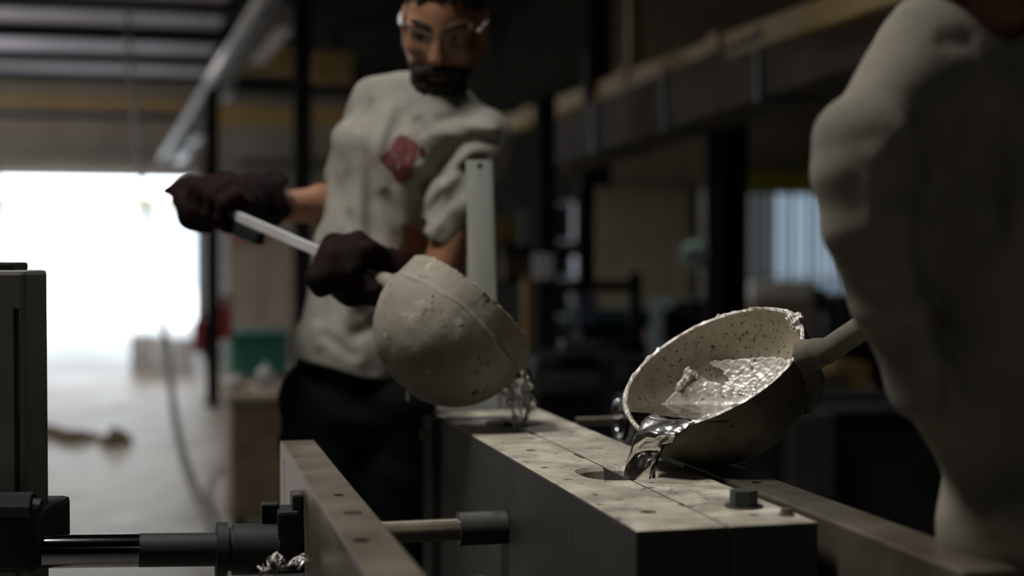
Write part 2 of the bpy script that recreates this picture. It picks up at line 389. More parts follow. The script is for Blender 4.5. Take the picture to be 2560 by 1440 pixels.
# outside
structure(MB().box((-40, YB + .3, -.25), (60, 90, -.05)).build('ground_outside', MT['outside']), 'sunlit pale yard beyond the doorway')
t = thing('yard_building', 'overexposed pale building with a long grey roof edge beyond the doorway', 'building', (-3, 62, -.05))
MB().box((-14, 62, -.05), (4, 70, 3.2)).build('wall', MT['facade'], t); MB().box((-14.5, 61.5, 3.2), (1.2, 70, 3.75)).build('roof', MT['tan'], t)
for k in range(5): MB().box((-11 + k * 3.1, 61.93, .9), (-9.4 + k * 3.1, 61.99, 2.2)).build('window', MT['rail'], t)
t = thing('shutter_door', 'raised roller shutter bundled above the bright doorway', 'shutter', (D0, YB - .25, DH - .1))
MB().cyl((D0 - .1, YB - .17, DH + .16), (D1 + .1, YB - .17, DH + .16), .15, n=20).build('roll', MT['wall'], t, 'auto')
for k in range(2): MB().box((D0, YB - .06, DH - .10 + .105 * k), (D1, YB - .03, DH + .10 * k)).build('slat', MT['white'], t)
for x in (D0 - .07, D1): MB().box((x, YB - .10, 0), (x + .07, YB - .01, DH)).build('guide_channel', MT['rail'], t)

# roof purlins, timber bands, beams
for i, (d, zb, hh) in enumerate(((17.2, 4.25, 0), (19.2, 4.19, 0), (21.7, 4.21, 0), (24.2, 4.27, 0))):
    y = d / .947
    o = MB().box((-7.5, y, zb), (.9 + .12 * i, y + .16, H), .01).build('roof_purlin', MT['black'])
    tag(o, ['black roof purlin highest in the frame at upper left', 'thick black roof purlin, second from the top of the frame',
            'black roof purlin, third from the top of the frame', 'thin black roof purlin nearest the back wall'][i], 'beam', 'black roof purlins over the aisle')
def band(px0, py0, px1, py1, Y, th, name, mt, label, cat, group=None, bevel=0.0, parent=None):
    a = hity(px0, py0, Y); b = hity(px1, py1, Y)
    lo = (min(a[0], b[0]), Y, min(a[2], b[2])); hi = (max(a[0], b[0]), Y + th, max(a[2], b[2]))
    o = MB().box(lo, hi, bevel).build(name, mt, parent)
    return tag(o, label, cat, group) if parent is None else o
band(-140, 203, 495, 236, 26.78, .22, 'ledge_board', MT['tan'], 'pale board running above the yellow timber at upper left', 'board')
band(-140, 238, 470, 272, 26.78, .22, 'timber_beam', MT['wood'], 'long yellow timber beam above the open doorway', 'beam', 'yellow timbers')
band(-140, 276, 480, 296, 26.78, .22, 'crane_beam', MT['black'], 'thin black beam under the yellow timber above the doorway', 'beam')
band(-140, 302, 440, 336, 26.78, .22, 'lintel_board', MT['tan'], 'beige board strip just above the doorway lintel', 'board')
_o = band(585, 112, 735, 182, 19.6, .22, 'timber_beam', MT['wood'], 'yellow timber beam between the white rail and the dark column', 'beam', 'yellow timbers'); zb_ = hity(600, 112, 19.6)[2]; x_ = hity(660, 150, 19.6)[0]; MB().box((x_, 19.7, zb_), (x_ + .1, 19.8, H)).build('hanger', MT['black'], _o)
band(560, 192, 900, 240, 26.78, .22, 'dark_beam', MT['black'], 'dark horizontal beam behind the worker between two yellow timbers', 'beam')
band(545, 262, 900, 318, 26.78, .22, 'timber_beam', MT['wood'], 'lower yellow timber running behind the dark column and the worker', 'beam', 'yellow timbers')
_o = band(782, 130, 880, 205, 19.6, .22, 'timber_beam', MT['wood'], 'yellow timber beam right of the dark column beside the worker', 'beam', 'yellow timbers'); zb_ = hity(600, 130, 19.6)[2]; x_ = hity(831, 150, 19.6)[0]; MB().box((x_, 19.7, zb_), (x_ + .1, 19.8, H)).build('hanger', MT['black'], _o)
# column pair on the left and others
def column(px, wpx, y0, y1, d, name, mt, label, group=None):
    c = P(px, 640, d); hw = wpx * d / FPX / 2; z1 = P(px, y0, d)[2]; z0 = max(0, P(px, y1, d)[2])
    t = thing(name, label, 'column', (c[0], c[1], z0), group)
    MB().box((c[0] - hw, c[1] - hw, z0 + .02), (c[0] + hw, c[1] - hw + .012, z1)).build('flange', mt, t)
    MB().box((c[0] - hw, c[1] + hw - .012, z0 + .02), (c[0] + hw, c[1] + hw, z1)).build('flange', mt, t)
    MB().box((c[0] - .01, c[1] - hw, z0 + .02), (c[0] + .01, c[1] + hw, z1)).build('web', mt, t)
    MB().box((c[0] - hw * 1.5, c[1] - hw * 1.5, z0), (c[0] + hw * 1.5, c[1] + hw * 1.5, z0 + .02)).build('base_plate', mt, t)
    return t
column(531, 34, 225, 1200, 11.9, 'steel_column', MT['black'], 'slim dark steel column beside the bright doorway')
column(757, 44, -90, 1300, 9.5, 'steel_column', MT['black'], 'dark steel column rising behind the worker with the ladle')
column(1362, 44, 240, 1400, 7.4, 'steel_column', MT['black'], 'broad dark column right of the worker under the grey duct')
column(1818, 78, 150, 1400, 9.0, 'steel_column', MT['black'], 'broad dark column beside the strip curtain')
column(1770, 34, 470, 1400, 12.0, 'pale_column', MT['rail'], 'narrow pale column just left of the broad dark column')
column(1476, 30, 130, 330, 9.6, 'hanger_post', MT['dark'], 'short dull hanger post above the yellow rail')

# overhead white rail running to the back at upper left, with trolleys
a = P(424, 395, 25.0); b = P(716, -20, 10.4)
t = thing('overhead_rail', 'long pale overhead rail slanting down to the left above the doorway', 'rail', a)
dv = (b - a) / np.linalg.norm(b - a); nx = np.cross(dv, [0, 0, 1]); nx /= np.linalg.norm(nx); nz = np.cross(nx, dv)
def bar(m, a, b, hw, hh, off=(0, 0)):
    poly = [a + nx * (off[0] + sx * hw) + nz * (off[1] + sz * hh) for sx, sz in ((-1, -1), (1, -1), (1, 1), (-1, 1))]
    return m.prism(poly, (b - a) / np.linalg.norm(b - a), np.linalg.norm(b - a))
bar(MB(), a, b, .02, .07).build('web', MT['black'], t); bar(MB(), a, b, .05, .012, (0, -.08)).build('flange', MT['greyduct'], t); bar(MB(), a, b, .05, .012, (0, .08)).build('flange', MT['dark'], t); bar(MB(), a, b, .03, .03, (.16, -.02)).build('conduit', MT['rail'], t)
for s in np.linspace(.05, .95, 7): bar(MB(), a + (b - a) * s, a + (b - a) * (s + .004), .10, .012, (.08, -.02)).build('bracket', MT['black'], t)
for i, (s0, s1, wd) in enumerate(((.0, .10, .22), (.12, .17, .2), (.22, .32, .2), (.47, .52, .12), (.60, .65, .12), (.80, .93, .18))):
    bar(MB(), a + (b - a) * s0, a + (b - a) * s1, wd * .42, .085, (-.05 - wd * .42, .0)).build('trolley_cover', MT['rail'] if i != 3 else MT['greyduct'], t)
# yellow rail and grey duct on the right
a = P(1215, 330, 13.6); b = P(2330, -60, 5.2)
t = thing('yellow_crane_rail', 'dull yellow overhead rail rising to the right behind the workers', 'rail', a)
dv = (b - a) / np.linalg.norm(b - a); nx = np.cross(dv, [0, 0, 1]); nx /= np.linalg.norm(nx); nz = np.cross(nx, dv)
bar(MB(), a, b, .05, .055).build('beam', MT['yellow'], t); bar(MB(), a, b, .075, .012, (0, -.06)).build('flange', MT['yellow'], t)
for s in (.12, .22, .33, .55, .74): bar(MB(), a + (b - a) * s, a + (b - a) * (s + .02), .07, .075).build('clamp', MT['yellow'], t)
q = a + (b - a) * .57; MB().prism([q + np.array((x, 0, z)) for x, z in ((-.04, 0), (.04, 0), (.04, .75), (-.04, .75))], (0, 1, 0), .08).build('hanger', MT['yellow'], t)
a = P(1405, 372, 10.2); b = P(2330, 40, 5.6)
t = thing('air_duct', 'wide grey sheet metal duct slanting below the yellow rail', 'duct', a)
dv = (b - a) / np.linalg.norm(b - a); nx = np.cross(dv, [0, 0, 1]); nx /= np.linalg.norm(nx); nz = np.cross(nx, dv)
L_ = np.linalg.norm(b - a)
for k in range(4): bar(MB(), a + dv * (L_ * k / 4 + .015), a + dv * (L_ * (k + 1) / 4 - .015), .17, .155).build('duct_section', MT['greyduct'], t)
for k in range(5): bar(MB(), a + dv * (L_ * k / 4 - .02), a + dv * (L_ * k / 4 + .02), .185, .17).build('joint_flange', MT['dark'], t)
e = P(1428, 385, 10.0); o = MB().tube([e + np.array((-.02, 0, z)) for z in (-.14, -.11, -.06, 0, .06, .09)], [.02, .05, .075, .085, .07, .02], 16).build('warning_lamp', MT['tan'], smooth=True)
tag(o, 'small pale round lamp at the lower end of the grey duct', 'lamp')

# key lamp over the casting station; added fill lamps out of view
for i, (x, y, z, pw, sz, c, lab, kd) in enumerate(LAMPS):
    t = thing('key_and_fill_lamp' if kd == 'bay' else 'fill_globe', lab, 'lamp', (x, y, z), 'lamps hung from the roof')
    if kd == 'globe':                       # globes added out of view to brighten roof and walls
        r = .13; MB().tube([(x, y, z + r * math.sin(a)) for a in np.linspace(-1.5, 1.5, 15)], [r * math.cos(a) for a in np.linspace(-1.5, 1.5, 15)], 24).build('globe', emit('fill_globe_glow', c, pw / (4 * math.pi ** 2 * r * r)), t, True)
        MB().cyl((x, y, z + .11), (x, y, z + .20), .05, n=16).build('cap', MT['lamphouse'], t, 'auto'); MB().cyl((x, y, z + .20), (x, y, H), .012, n=8).build('cable', MT['black'], t)
        continue
    m = MB(); n = 28; V = []; F = []
    prof = [(sz / 2 + .03, .0), (sz / 2 + .02, .06), (sz / 3, .20), (.08, .26), (.08, .34)]
    for r_, h_ in prof:
        for k in range(n): V.append((x + r_ * math.cos(6.2832 * k / n), y + r_ * math.sin(6.2832 * k / n), z + h_))
    for j in range(len(prof) - 1):
        for k in range(n): F.append((j * n + k, j * n + (k + 1) % n, (j + 1) * n + (k + 1) % n, (j + 1) * n + k))
    F.append(tuple((len(prof) - 1) * n + k for k in range(n)))
    m.add(V, F).build('reflector', MT['lamphouse'], t, True)
    MB().cyl((x, y, z + .34), (x, y, H), .012, n=8).build('cable', MT['black'], t)
    MB().cyl((x, y, z + .035), (x, y, z + .045), sz / 2, n=28).build('diffuser', MT['lampglow'], t)
    l = bpy.data.lights.new('key_and_fill_light', 'AREA'); l.shape = 'DISK'; l.size = sz; l.energy = pw; l.color = c
    l.spread = math.radians(115 if i < 4 or i == 6 else 130)
    lo = bpy.data.objects.new('key_and_fill_light', l); COL.objects.link(lo); lo.location = (0, 0, .02); lo.parent = t

# ------------------------------------------------------------------ background things, left
def fbox(name, label, cat, px0, py0, px1, py1, d, th, mt, bevel=.01, base=None):
    a = P((px0 + px1) / 2, (py0 + py1) / 2, d); hw = (px1 - px0) * d / FPX / 2; z1 = P(px0, py0, d)[2]; z0 = P(px0, py1, d)[2]
    if base is not None: z0 = base
    return (a[0] - hw, a[1] - th / 2, z0), (a[0] + hw, a[1] + th / 2, z1)
# green bin
lo, hi = fbox('', '', '', 572, 836, 716, 930, 14.5, .6, None); lo = (lo[0], lo[1], 0.0)
t = thing('green_bin', 'dark green bin standing against the back behind the worker', 'bin', ((lo[0] + hi[0]) / 2, (lo[1] + hi[1]) / 2, 0))
MB().box((lo[0], lo[1], .06), hi, .03).build('body', MT['green'], t); MB().box((lo[0] - .02, lo[1] - .02, hi[2]), (hi[0] + .02, hi[1] + .02, hi[2] + .04), .01).build('lid', MT['teal'], t)
for sx in (lo[0] + .04, hi[0] - .04):
    for sy in (lo[1] + .05, hi[1] - .05): MB().cyl((sx, sy - .02, .04), (sx, sy + .02, .04), .04).build('wheel', MT['black'], t)
# partition of light panels behind
t = thing('panel_screen', 'pale beige panel screen between the two dark columns', 'screen', hity(640, 1000, 18) * [1, 1, 0])
for k, (x0, x1) in enumerate(((500, 575), (577, 655), (657, 740), (742, 850))):
    a = hity(x0, 545, 18); b = hity(x1, 900, 18); MB().box((a[0] + .01, 18, .1), (b[0] - .01, 18.05, a[2]), .01).build('panel', MT['wall_beige'] if k else MT['white'], t)
a = hity(500, 545, 18); b = hity(850, 900, 18)
for x in np.linspace(a[0], b[0] - .06, 5): MB().box((x, 18.06, 0), (x + .06, 18.12, a[2])).build('post', MT['dark'], t)
# red items
def extinguisher(px, py0, py1, d, label):
    c = P(px, py1, d); z0 = c[2]; hgt = P(px, py0, d)[2] - z0; r = hgt * .17
    t = thing('fire_extinguisher', label, 'extinguisher', c, 'red cylinders by the slim column')
    pr = [(0, .0), (r, 0), (r, .70), (r * .8, .78), (r * .35, .83), (r * .35, .88)]
    m = MB(); m.tube([c + np.array((0, 0, h * hgt + .0001 * i)) for i, (q, h) in enumerate(pr)], [max(q, .001) for q, h in pr], 18).build('cylinder', MT['red'], t, True)
    sg = 1 if px > 531 else -1; cc = P(531, 700, 11.9); MB().box((min(cc[0], c[0]), min(c[1], cc[1]) - .01, z0 + hgt * .4), (max(cc[0], c[0]), max(c[1], cc[1]) + .01, z0 + hgt * .45)).build('bracket', MT['dark'], t)
    MB().box(c + np.array((-r * .5, -.01, hgt * .88)), c + np.array((r * .9, .01, hgt)), .004).build('handle', MT['black'], t)
extinguisher(562, 740, 850, 11.95, 'red fire extinguisher hung just right of the slim column')
extinguisher(500, 780, 880, 11.95, 'faint red fire extinguisher hung just left of the slim column')
o = band(583, 560, 668, 604, 17.965, .034, 'red_sign', MT['red'], 'blurred red sign on the pale panel below the worker\'s glove', 'sign')
# pallets of pale sacks outside the door edge
t = thing('stacked_blocks', 'low grey stack of blocks inside the doorway', 'stack', hity(400, 940, 16.2) * [1, 1, 0])
for k, (x0, x1) in enumerate(((326, 388), (391, 434), (437, 486))):
    a = hity(x0, 842, 16.2); b = hity(x1, 842, 16.2); MB().box((a[0], 16.2, 0), (b[0], 16.9, a[2] - .02 * k), .02).build('block', MT['rail'], t)
def jug(px, py0, py1, d, wpx, label):
    c = P(px, py1, d); hgt = P(px, py0, d)[2] - c[2]; r = wpx * d / FPX / 2
    t = thing('plastic_jug', label, 'jug', c, 'white jugs behind the worker')
    MB().tube([c + np.array((0, 0, hgt * k)) for k in (0, .03, .6, .75, .85)], [r * .9, r, r, r * .7, r * .3], 16).build('body', MT['white'], t, True)
    MB().cyl(c + np.array((0, 0, hgt * .85)), c + np.array((0, 0, hgt)), r * .32, n=12).build('lid', MT['blue'], t)
# tan crate on wheels with jugs on it
lo, hi = fbox('', '', '', 572, 985, 770, 1262, 6.6, .7, None)
t = thing('tool_cart', 'brown boarded cart behind the black trousers', 'cart', ((lo[0] + hi[0]) / 2, (lo[1] + hi[1]) / 2, 0))
for k in range(3):
    z0 = lo[2] + (hi[2] - lo[2]) * k / 3; MB().box((lo[0], lo[1], z0 + .002), (hi[0], lo[1] + .03, lo[2] + (hi[2] - lo[2]) * (k + 1) / 3 - .002), .004).build('board', MT['brown'], t)
MB().box((lo[0], lo[1] + .03, lo[2]), (lo[0] + .03, hi[1], hi[2])).build('side_panel', MT['tan'], t); MB().box((hi[0] - .03, lo[1] + .03, lo[2]), (hi[0], hi[1], hi[2])).build('side_panel', MT['tan'], t)
MB().box((lo[0] - .02, lo[1] - .02, hi[2]), (hi[0] + .02, hi[1], hi[2] + .03), .005).build('top_board', MT['tan'], t)
for sx in (lo[0] + .03, hi[0] - .05):
    for sy in (lo[1] + .03, hi[1] - .05):
        ww = MB().cyl((sx - .02, sy, .055), (sx + .02, sy, .055), .055).build('wheel', MT['black'], t); MB().box((sx - .03, sy - .02, .06), (sx + .03, sy + .02, lo[2])).build('bracket', MT['dark'], ww)
ztop = hi[2] + .03
def jug_on(px, hpx, d, wpx, z, label):
    c = P(px, 900, d); c[2] = z; r = wpx * d / FPX / 2; hgt = hpx * d / FPX
    t = thing('plastic_jug', label, 'jug', c, 'white jugs behind the worker')
    MB().tube([c + np.array((0, 0, hgt * k)) for k in (0, .03, .6, .75, .85)], [r * .9, r, r, r * .7, r * .3], 16).build('body', MT['white'], t, True)
    MB().cyl(c + np.array((0, 0, hgt * .85)), c + np.array((0, 0, hgt)), r * .32, n=12).build('lid', MT['white'], t)
jug_on(590, 44, 6.45, 44, ztop, 'white jug at the corner of the brown cart near the floor light')
jug_on(664, 62, 6.6, 46, ztop, 'white jug on the brown cart nearer the black trousers')
# dirt heaps on the floor
for i, (px, py, wx, hh) in enumerate(((70, 1090, .62, .07), (188, 1100, .36, .06), (288, 1108, .22, .09))):
    c = P(px, py, 1.25 * FPX / (py - 640)); c[2] = 0; V = []; F = []; n = 24; rr = 5; rg = np.random.default_rng(i)
    for j in range(rr + 1):
        for k in range(n):
            a = 6.2832 * k / n; s = j / rr; q = 1 + .25 * math.sin(3 * a + i) + rg.normal() * .06
            V.append((c[0] + wx / 2 * s * math.cos(a) * q, c[1] + .22 * s * math.sin(a) * q, hh * (1 - s * s) * (1 + rg.normal() * .18)))
    for j in range(rr):
        for k in range(n): F.append((j * n + k, j * n + (k + 1) % n, (j + 1) * n + (k + 1) % n, (j + 1) * n + k))
    o = MB().add(V, F).build('dirt_heap', MT['dirt'], smooth=True)
    tag(o, ['long low brown dirt heap at the left on the floor', 'small brown dirt heap at the end of the long one', 'lone small brown dirt heap right of the others on the floor'][i], 'dirt', 'dirt heaps on the aisle floor')
# hanging cable / hose
pts = []
ctrl = [(318, -60, 9.5), (322, 100, 9.5), (334, 260, 9.4), (352, 430, 9.2), (392, 700, 8.8), (420, 900, 8.3), (440, 1060, 7.6), (470, 1180, 6.6), (520, 1290, 5.7), (590, 1385, 5.25), (680, 1480, 5.1), (780, 1503, 5.0)]
cp = [P(*c) for c in ctrl]
for i in range(len(cp) - 1):
    for s in np.linspace(0, 1, 6, endpoint=(i == len(cp) - 2)): 
        p0, p1, p2, p3 = cp[max(i - 1, 0)], cp[i], cp[i + 1], cp[min(i + 2, len(cp) - 1)]
        pts.append(.5 * (2 * p1 + (p2 - p0) * s + (2 * p0 - 5 * p1 + 4 * p2 - p3) * s * s + (3 * p1 - p0 - 3 * p2 + p3) * s ** 3))
o = MB().tube(pts, [.013 + .016 * i / len(pts) for i in range(len(pts))], 10).build('air_hose', MT['hose'], smooth=True)
tag(o, 'grey hose hanging from the roof and trailing across the bright floor', 'hose')

# ------------------------------------------------------------------ background things, right
# strip curtain
t = thing('strip_curtain', 'milky bluish plastic strip curtain glowing behind the right worker', 'curtain', ((CX0 + CX1) / 2, YM - .05, 0))
n = 13; wdt = (CX1 - CX0) / n
for k in range(n):
    o = MB().box((CX0 + k * wdt, YM + (.02 if k % 2 else .0), .02), (CX0 + (k + 1.25) * wdt, YM + (.026 if k % 2 else .006), CZ1)).build('strip', MT['strip2'] if k < 3 else MT['strip3'] if k % 3 == 1 else MT['strip'], t)
a = hity(1850, 425, YM - .3); b = hity(2160, 482, YM - .3)
o = MB().box((a[0], YM - .32, b[2]), (b[0], YM, a[2]), .02).build('curtain_header', MT['olive']); tag(o, 'yellow-green header box above the strip curtain', 'header')
lo, hi = fbox('', '', '', 1850, 702, 2010, 1000, 13.6, .5, None); 
t = thing('pale_cabinet', 'pale grey cabinet in front of the strip curtain', 'cabinet', ((lo[0] + hi[0]) / 2, (lo[1] + hi[1]) / 2, 0))
zz = hi[2]; MB().box((lo[0], lo[1], .04), (hi[0], hi[1], zz - .18), .01).build('body', MT['tan'], t); MB().box((lo[0] - .02, lo[1] - .02, zz - .18), (hi[0] + .02, hi[1], zz), .015).build('top_box', MT['white'], t)
for k in range(2):
    dd = MB().box((lo[0] + .02 + k * (hi[0] - lo[0]) / 2, lo[1] - .015, .10), (lo[0] - .02 + (k + 1) * (hi[0] - lo[0]) / 2, lo[1], zz - .22), .005).build('door', MT['tan'], t); MB().box((lo[0] + (hi[0] - lo[0]) / 2 - .06 + .1 * k, lo[1] - .03, .4), (lo[0] + (hi[0] - lo[0]) / 2 - .04 + .1 * k, lo[1] - .015, .5)).build('handle', MT['dark'], dd)
# corrugated cladding sheets on the right wall
a = hity(1488, 468, YM - .1); b = hity(1792, 470, YM - .1)
t = thing('wall_cladding', 'beige corrugated cladding between the two dark columns', 'cladding', ((a[0] + b[0]) / 2, YM - .1, 0))
n = 5
for k in range(n):
    x0 = a[0] + (b[0] - a[0]) * k / n; x1 = a[0] + (b[0] - a[0]) * (k + 1) / n - .01; V = []; F = []; q = 9
    for j in range(q):
        x = x0 + (x1 - x0) * j / (q - 1); y = YM - .06 - (.03 if j % 4 in (1, 2) else 0)
        V += [(x, y, .05), (x, y, a[2]), (x, y + .004, .05), (x, y + .004, a[2])]
    for j in range(q - 1):
        F += [(4 * j, 4 * j + 4, 4 * j + 5, 4 * j + 1), (4 * j + 2, 4 * j + 3, 4 * j + 7, 4 * j + 6), (4 * j, 4 * j + 2, 4 * j + 6, 4 * j + 4), (4 * j + 1, 4 * j + 5, 4 * j + 7, 4 * j + 3)]
    MB().add(V, F).build('sheet', MT['wall_beige'] if k != 4 else MT['greyduct'], t)
c = P(1737, 640, 11.6); t = thing('hanging_fan', 'round pale cyan fan fixed to the narrow pale column', 'fan', c)
V, F = [], []
MB().tube([c + BASE @ np.array((0, y, 0)) for y in (-.05, -.045, .0, .06, .07)], [.04, .10, .12, .09, .03], 20).build('housing', MT['cyan'], t, True)
MB().cyl(c + BASE @ np.array((.0, .02, 0)), c + BASE @ np.array((.11, .42, -.02)), .02).build('bracket', MT['dark'], t)
for k in range(5):
    aa = k * 1.2566; MB().cyl(c + BASE @ np.array((.02 * math.cos(aa), -.06, .02 * math.sin(aa))), c + BASE @ np.array((.085 * math.cos(aa), -.055, .085 * math.sin(aa))), .012, .02, n=8).build('blade', MT['white'], t)
# machines: a dark press, teal housings
def machine(name, label, px0, py0, px1, d, th, mt, mt2, kids):
    lo, hi = fbox('', '', '', px0, py0, px1, 1000, d, th, None)
    t = thing(name, label, 'machine', ((lo[0] + hi[0]) / 2, (lo[1] + hi[1]) / 2, 0))
    MB().box((lo[0], lo[1], 0), (hi[0], hi[1], .12), .01).build('plinth', MT['black'], t)
    MB().box((lo[0] + .03, lo[1] + .03, .12), (hi[0] - .03, hi[1], hi[2]), .03).build('body', mt, t)
    for (nm, x0, y0, x1, y1, mm) in kids:
        l2, h2 = fbox('', '', '', x0, y0, x1, y1, d - th / 2 - .03, .08, None); MB().box(l2, h2, .012).build(nm, mm, t)
    return t
machine('drill_press', 'dark drilling machine between the broad dark column and the cladding', 1440, 845, 1600, 8.9, .6, MT['black'], MT['dark'],
        [('table', 1345, 700, 1600, 730, MT['dark']), ('upright', 1446, 430, 1486, 730, MT['black']), ('head', 1442, 470, 1486, 640, MT['black']), ('leg', 1345, 730, 1378, 1000, MT['dark']), ('leg', 1572, 680, 1600, 850, MT['black']),
         ('side_screen', 1438, 735, 1490, 810, MT['blue']), ('guard', 1250, 620, 1440, 640, MT['black'])])
o = band(1312, 695, 1345, 900, 8.4, .05, 'timber_board', MT['wood'], 'upright brown board left of the drilling machine', 'board')
o = band(1232, 545, 1290, 612, 9.4, .1, 'carton', MT['wood'], 'small yellowish carton right of the galvanised post', 'carton')
o = band(1262, 640, 1338, 700, 9.4, .15, 'carton', MT['brown'], 'brown carton stack between the galvanised post and the wide window', 'carton')
a = hity(1222, 615, 9.38); b = hity(1345, 615, 9.38); t = thing('shelf_rack', 'dim rack of shelves behind the galvanised post', 'rack', ((a[0] + b[0]) / 2, 9.5, 0))
for py in (613, 701, 800): z = hity(1290, py, 9.4)[2]; MB().box((a[0], 9.34, z - .03), (b[0], 9.75, z)).build('shelf', MT['dark'], t)
for x in (a[0], b[0] - .03):
    for y in (9.34, 9.72): MB().box((x, y, 0), (x + .03, y + .03, hity(1290, 520, 9.4)[2])).build('upright', MT['dark'], t)
a = P(1340, 634, 7.28); b = P(1392, 698, 7.28); c = P(1362, 660, 7.4); o = MB().box((a[0], c[1] - .06, b[2]), (b[0], c[1] - .046, a[2]), .003).build('bright_patch_sheet', MT['white']); tag(o, 'white sheet added on the dark column to extend the bright window', 'notice')  # white sheet added for the covered bright part of the window
def teal_drum(px, py, d, r, mt, label):
    c = P(px, py, d); t = thing('motor_housing', label, 'motor', c)
    MB().tube([c + BASE @ np.array((x, 0, 0)) for x in (-.26, -.25, -.2, .2, .25, .26)], [.05, r * .8, r, r, r * .8, .05], 20).build('body', mt, t, True)
    for k in range(6): MB().tube([c + BASE @ np.array((-.16 + .06 * k, 0, 0)), c + BASE @ np.array((-.145 + .06 * k, 0, 0))], r * 1.06, 20).build('fin', mt, t)
    MB().box(c + np.array((-.2, -.1, -r - .06)), c + np.array((.2, .1, -r * .8))).build('foot', MT['black'], t)
teal_drum(1520, 797, 8.9, .075, MT['teal'], 'dark teal motor housing on the drilling machine')
machine('teal_machine', 'dark machine cabinet with a rounded teal side beside the pale column', 1640, 745, 1745, 10.5, .6, MT['teal'], MT['black'], [('door', 1655, 770, 1700, 860, MT['black']), ('panel', 1706, 770, 1738, 800, MT['greyduct'])])
machine('blue_cabinet', 'dull blue and black machine cabinet right of the tilted ladle', 2050, 735, 2230, 10.0, .6, MT['black'], MT['blue'], [('door', 2058, 745, 2100, 860, MT['blue']), ('panel', 2030, 720, 2060, 780, MT['greyduct'])])
machine('low_furnace', 'low black furnace block in the shade behind the ladle', 1590, 1000, 2300, 4.6, .8, MT['black'], MT['dark'], [('door', 1960, 1030, 2080, 1300, MT['dark']), ('rim', 1600, 985, 2290, 1002, MT['black']), ('latch', 1985, 1050, 1998, 1200, MT['greyduct'])])
machine('yellow_machine', 'dim yellow-brown machine under the ladle handle', 2030, 900, 2160, 7.6, .4, MT['yellow'], MT['dark'], [('cover', 2040, 930, 2120, 975, MT['brown']), ('pipe_stub', 2170, 955, 2182, 1000, MT['tan'])])
machine('long_bench', 'long black workbench in the shade beyond the far end of the mould', 1280, 880, 1600, 6.2, .6, MT['black'], MT['dark'], [('vice', 1540, 915, 1570, 960, MT['dark']), ('tray', 1400, 850, 1500, 880, MT['dark']), ('drawer', 1320, 930, 1500, 980, MT['dark'])])
# hand wheel beside the mould
c = P(1556, 1050, 2.62); t = thing('hand_wheel', 'polished steel handwheel behind the mould beside the ladle', 'handwheel', c)
nn = BASE @ np.array((.96, .28, 0)); pp = [];
uu = np.array((0, 0, 1.0)); vv = np.cross(nn, uu)
pp = [c + (uu * math.cos(q) + vv * math.sin(q)) * .034 for q in np.linspace(0, 2 * math.pi, 29)]
MB().tube(pp, .009, 10, False).build('rim', MT['chrome'], t, True)
MB().cyl(c - nn * .09, c + nn * .14, .008).build('shaft', MT['steel'], t, 'auto'); MB().cyl(c - nn * .012, c + nn * .012, .016).build('hub', MT['chrome'], t, 'auto')
for k in range(3):
    q = k * 2.0944; MB().cyl(c, c + (uu * math.cos(q) + vv * math.sin(q)) * .033, .004, n=8).build('spoke', MT['chrome'], t)

# ------------------------------------------------------------------ casting station
ZT = 0.953
def evaluated(o):
    dg = bpy.context.evaluated_depsgraph_get(); return bpy.data.meshes.new_from_object(o.evaluated_get(dg))
def cut_by(o, cutters):
    for c in cutters:
        md = o.modifiers.new('cut', 'BOOLEAN'); md.operation = 'DIFFERENCE'; md.solver = 'EXACT'; md.object = c
    bpy.context.view_layer.update(); me = evaluated(o); o.modifiers.clear(); o.data = me
    me.polygons.foreach_set('use_smooth', [False] * len(me.polygons))
def drop(objs):
    for c in objs: bpy.data.objects.remove(c)
X0, X1, XM, Y0, Y1 = .497, .711, .604, 1.455, 2.67
cut = []
for cy, rx, ry in ((1.85, .050, .058), (2.45, .046, .055)):
    m = MB(); n = 40; V = []; F = []
    prof = [(1.16, .004), (1.0, -.006), (.93, -.030), (.40, -.040)]
    for s, z in prof:
        for k in range(n):
            a = 6.28319 * k / n; ca, sa = math.cos(a), math.sin(a); e = 2.6
            q = (abs(ca) ** e + abs(sa) ** e) ** (-1 / e)
            V.append((XM + rx * s * q * ca, cy + ry * s * q * sa, ZT + z))
    for j in range(3):
        for k in range(n): F.append((j * n + k, j * n + (k + 1) % n, (j + 1) * n + (k + 1) % n, (j + 1) * n + k))
    F += [tuple(range(n)), tuple(3 * n + k for k in range(n))]
    cut.append(m.add(V, F).build('cutter', MT['mold']))
for (x, y, r) in ((.547, 1.559, .010), (.547, 2.10, .008), (.670, 2.30, .008)):
    cut.append(MB().cyl((x, y, ZT - .02), (x, y, ZT + .01), r, n=20).build('cutter', MT['mold']))
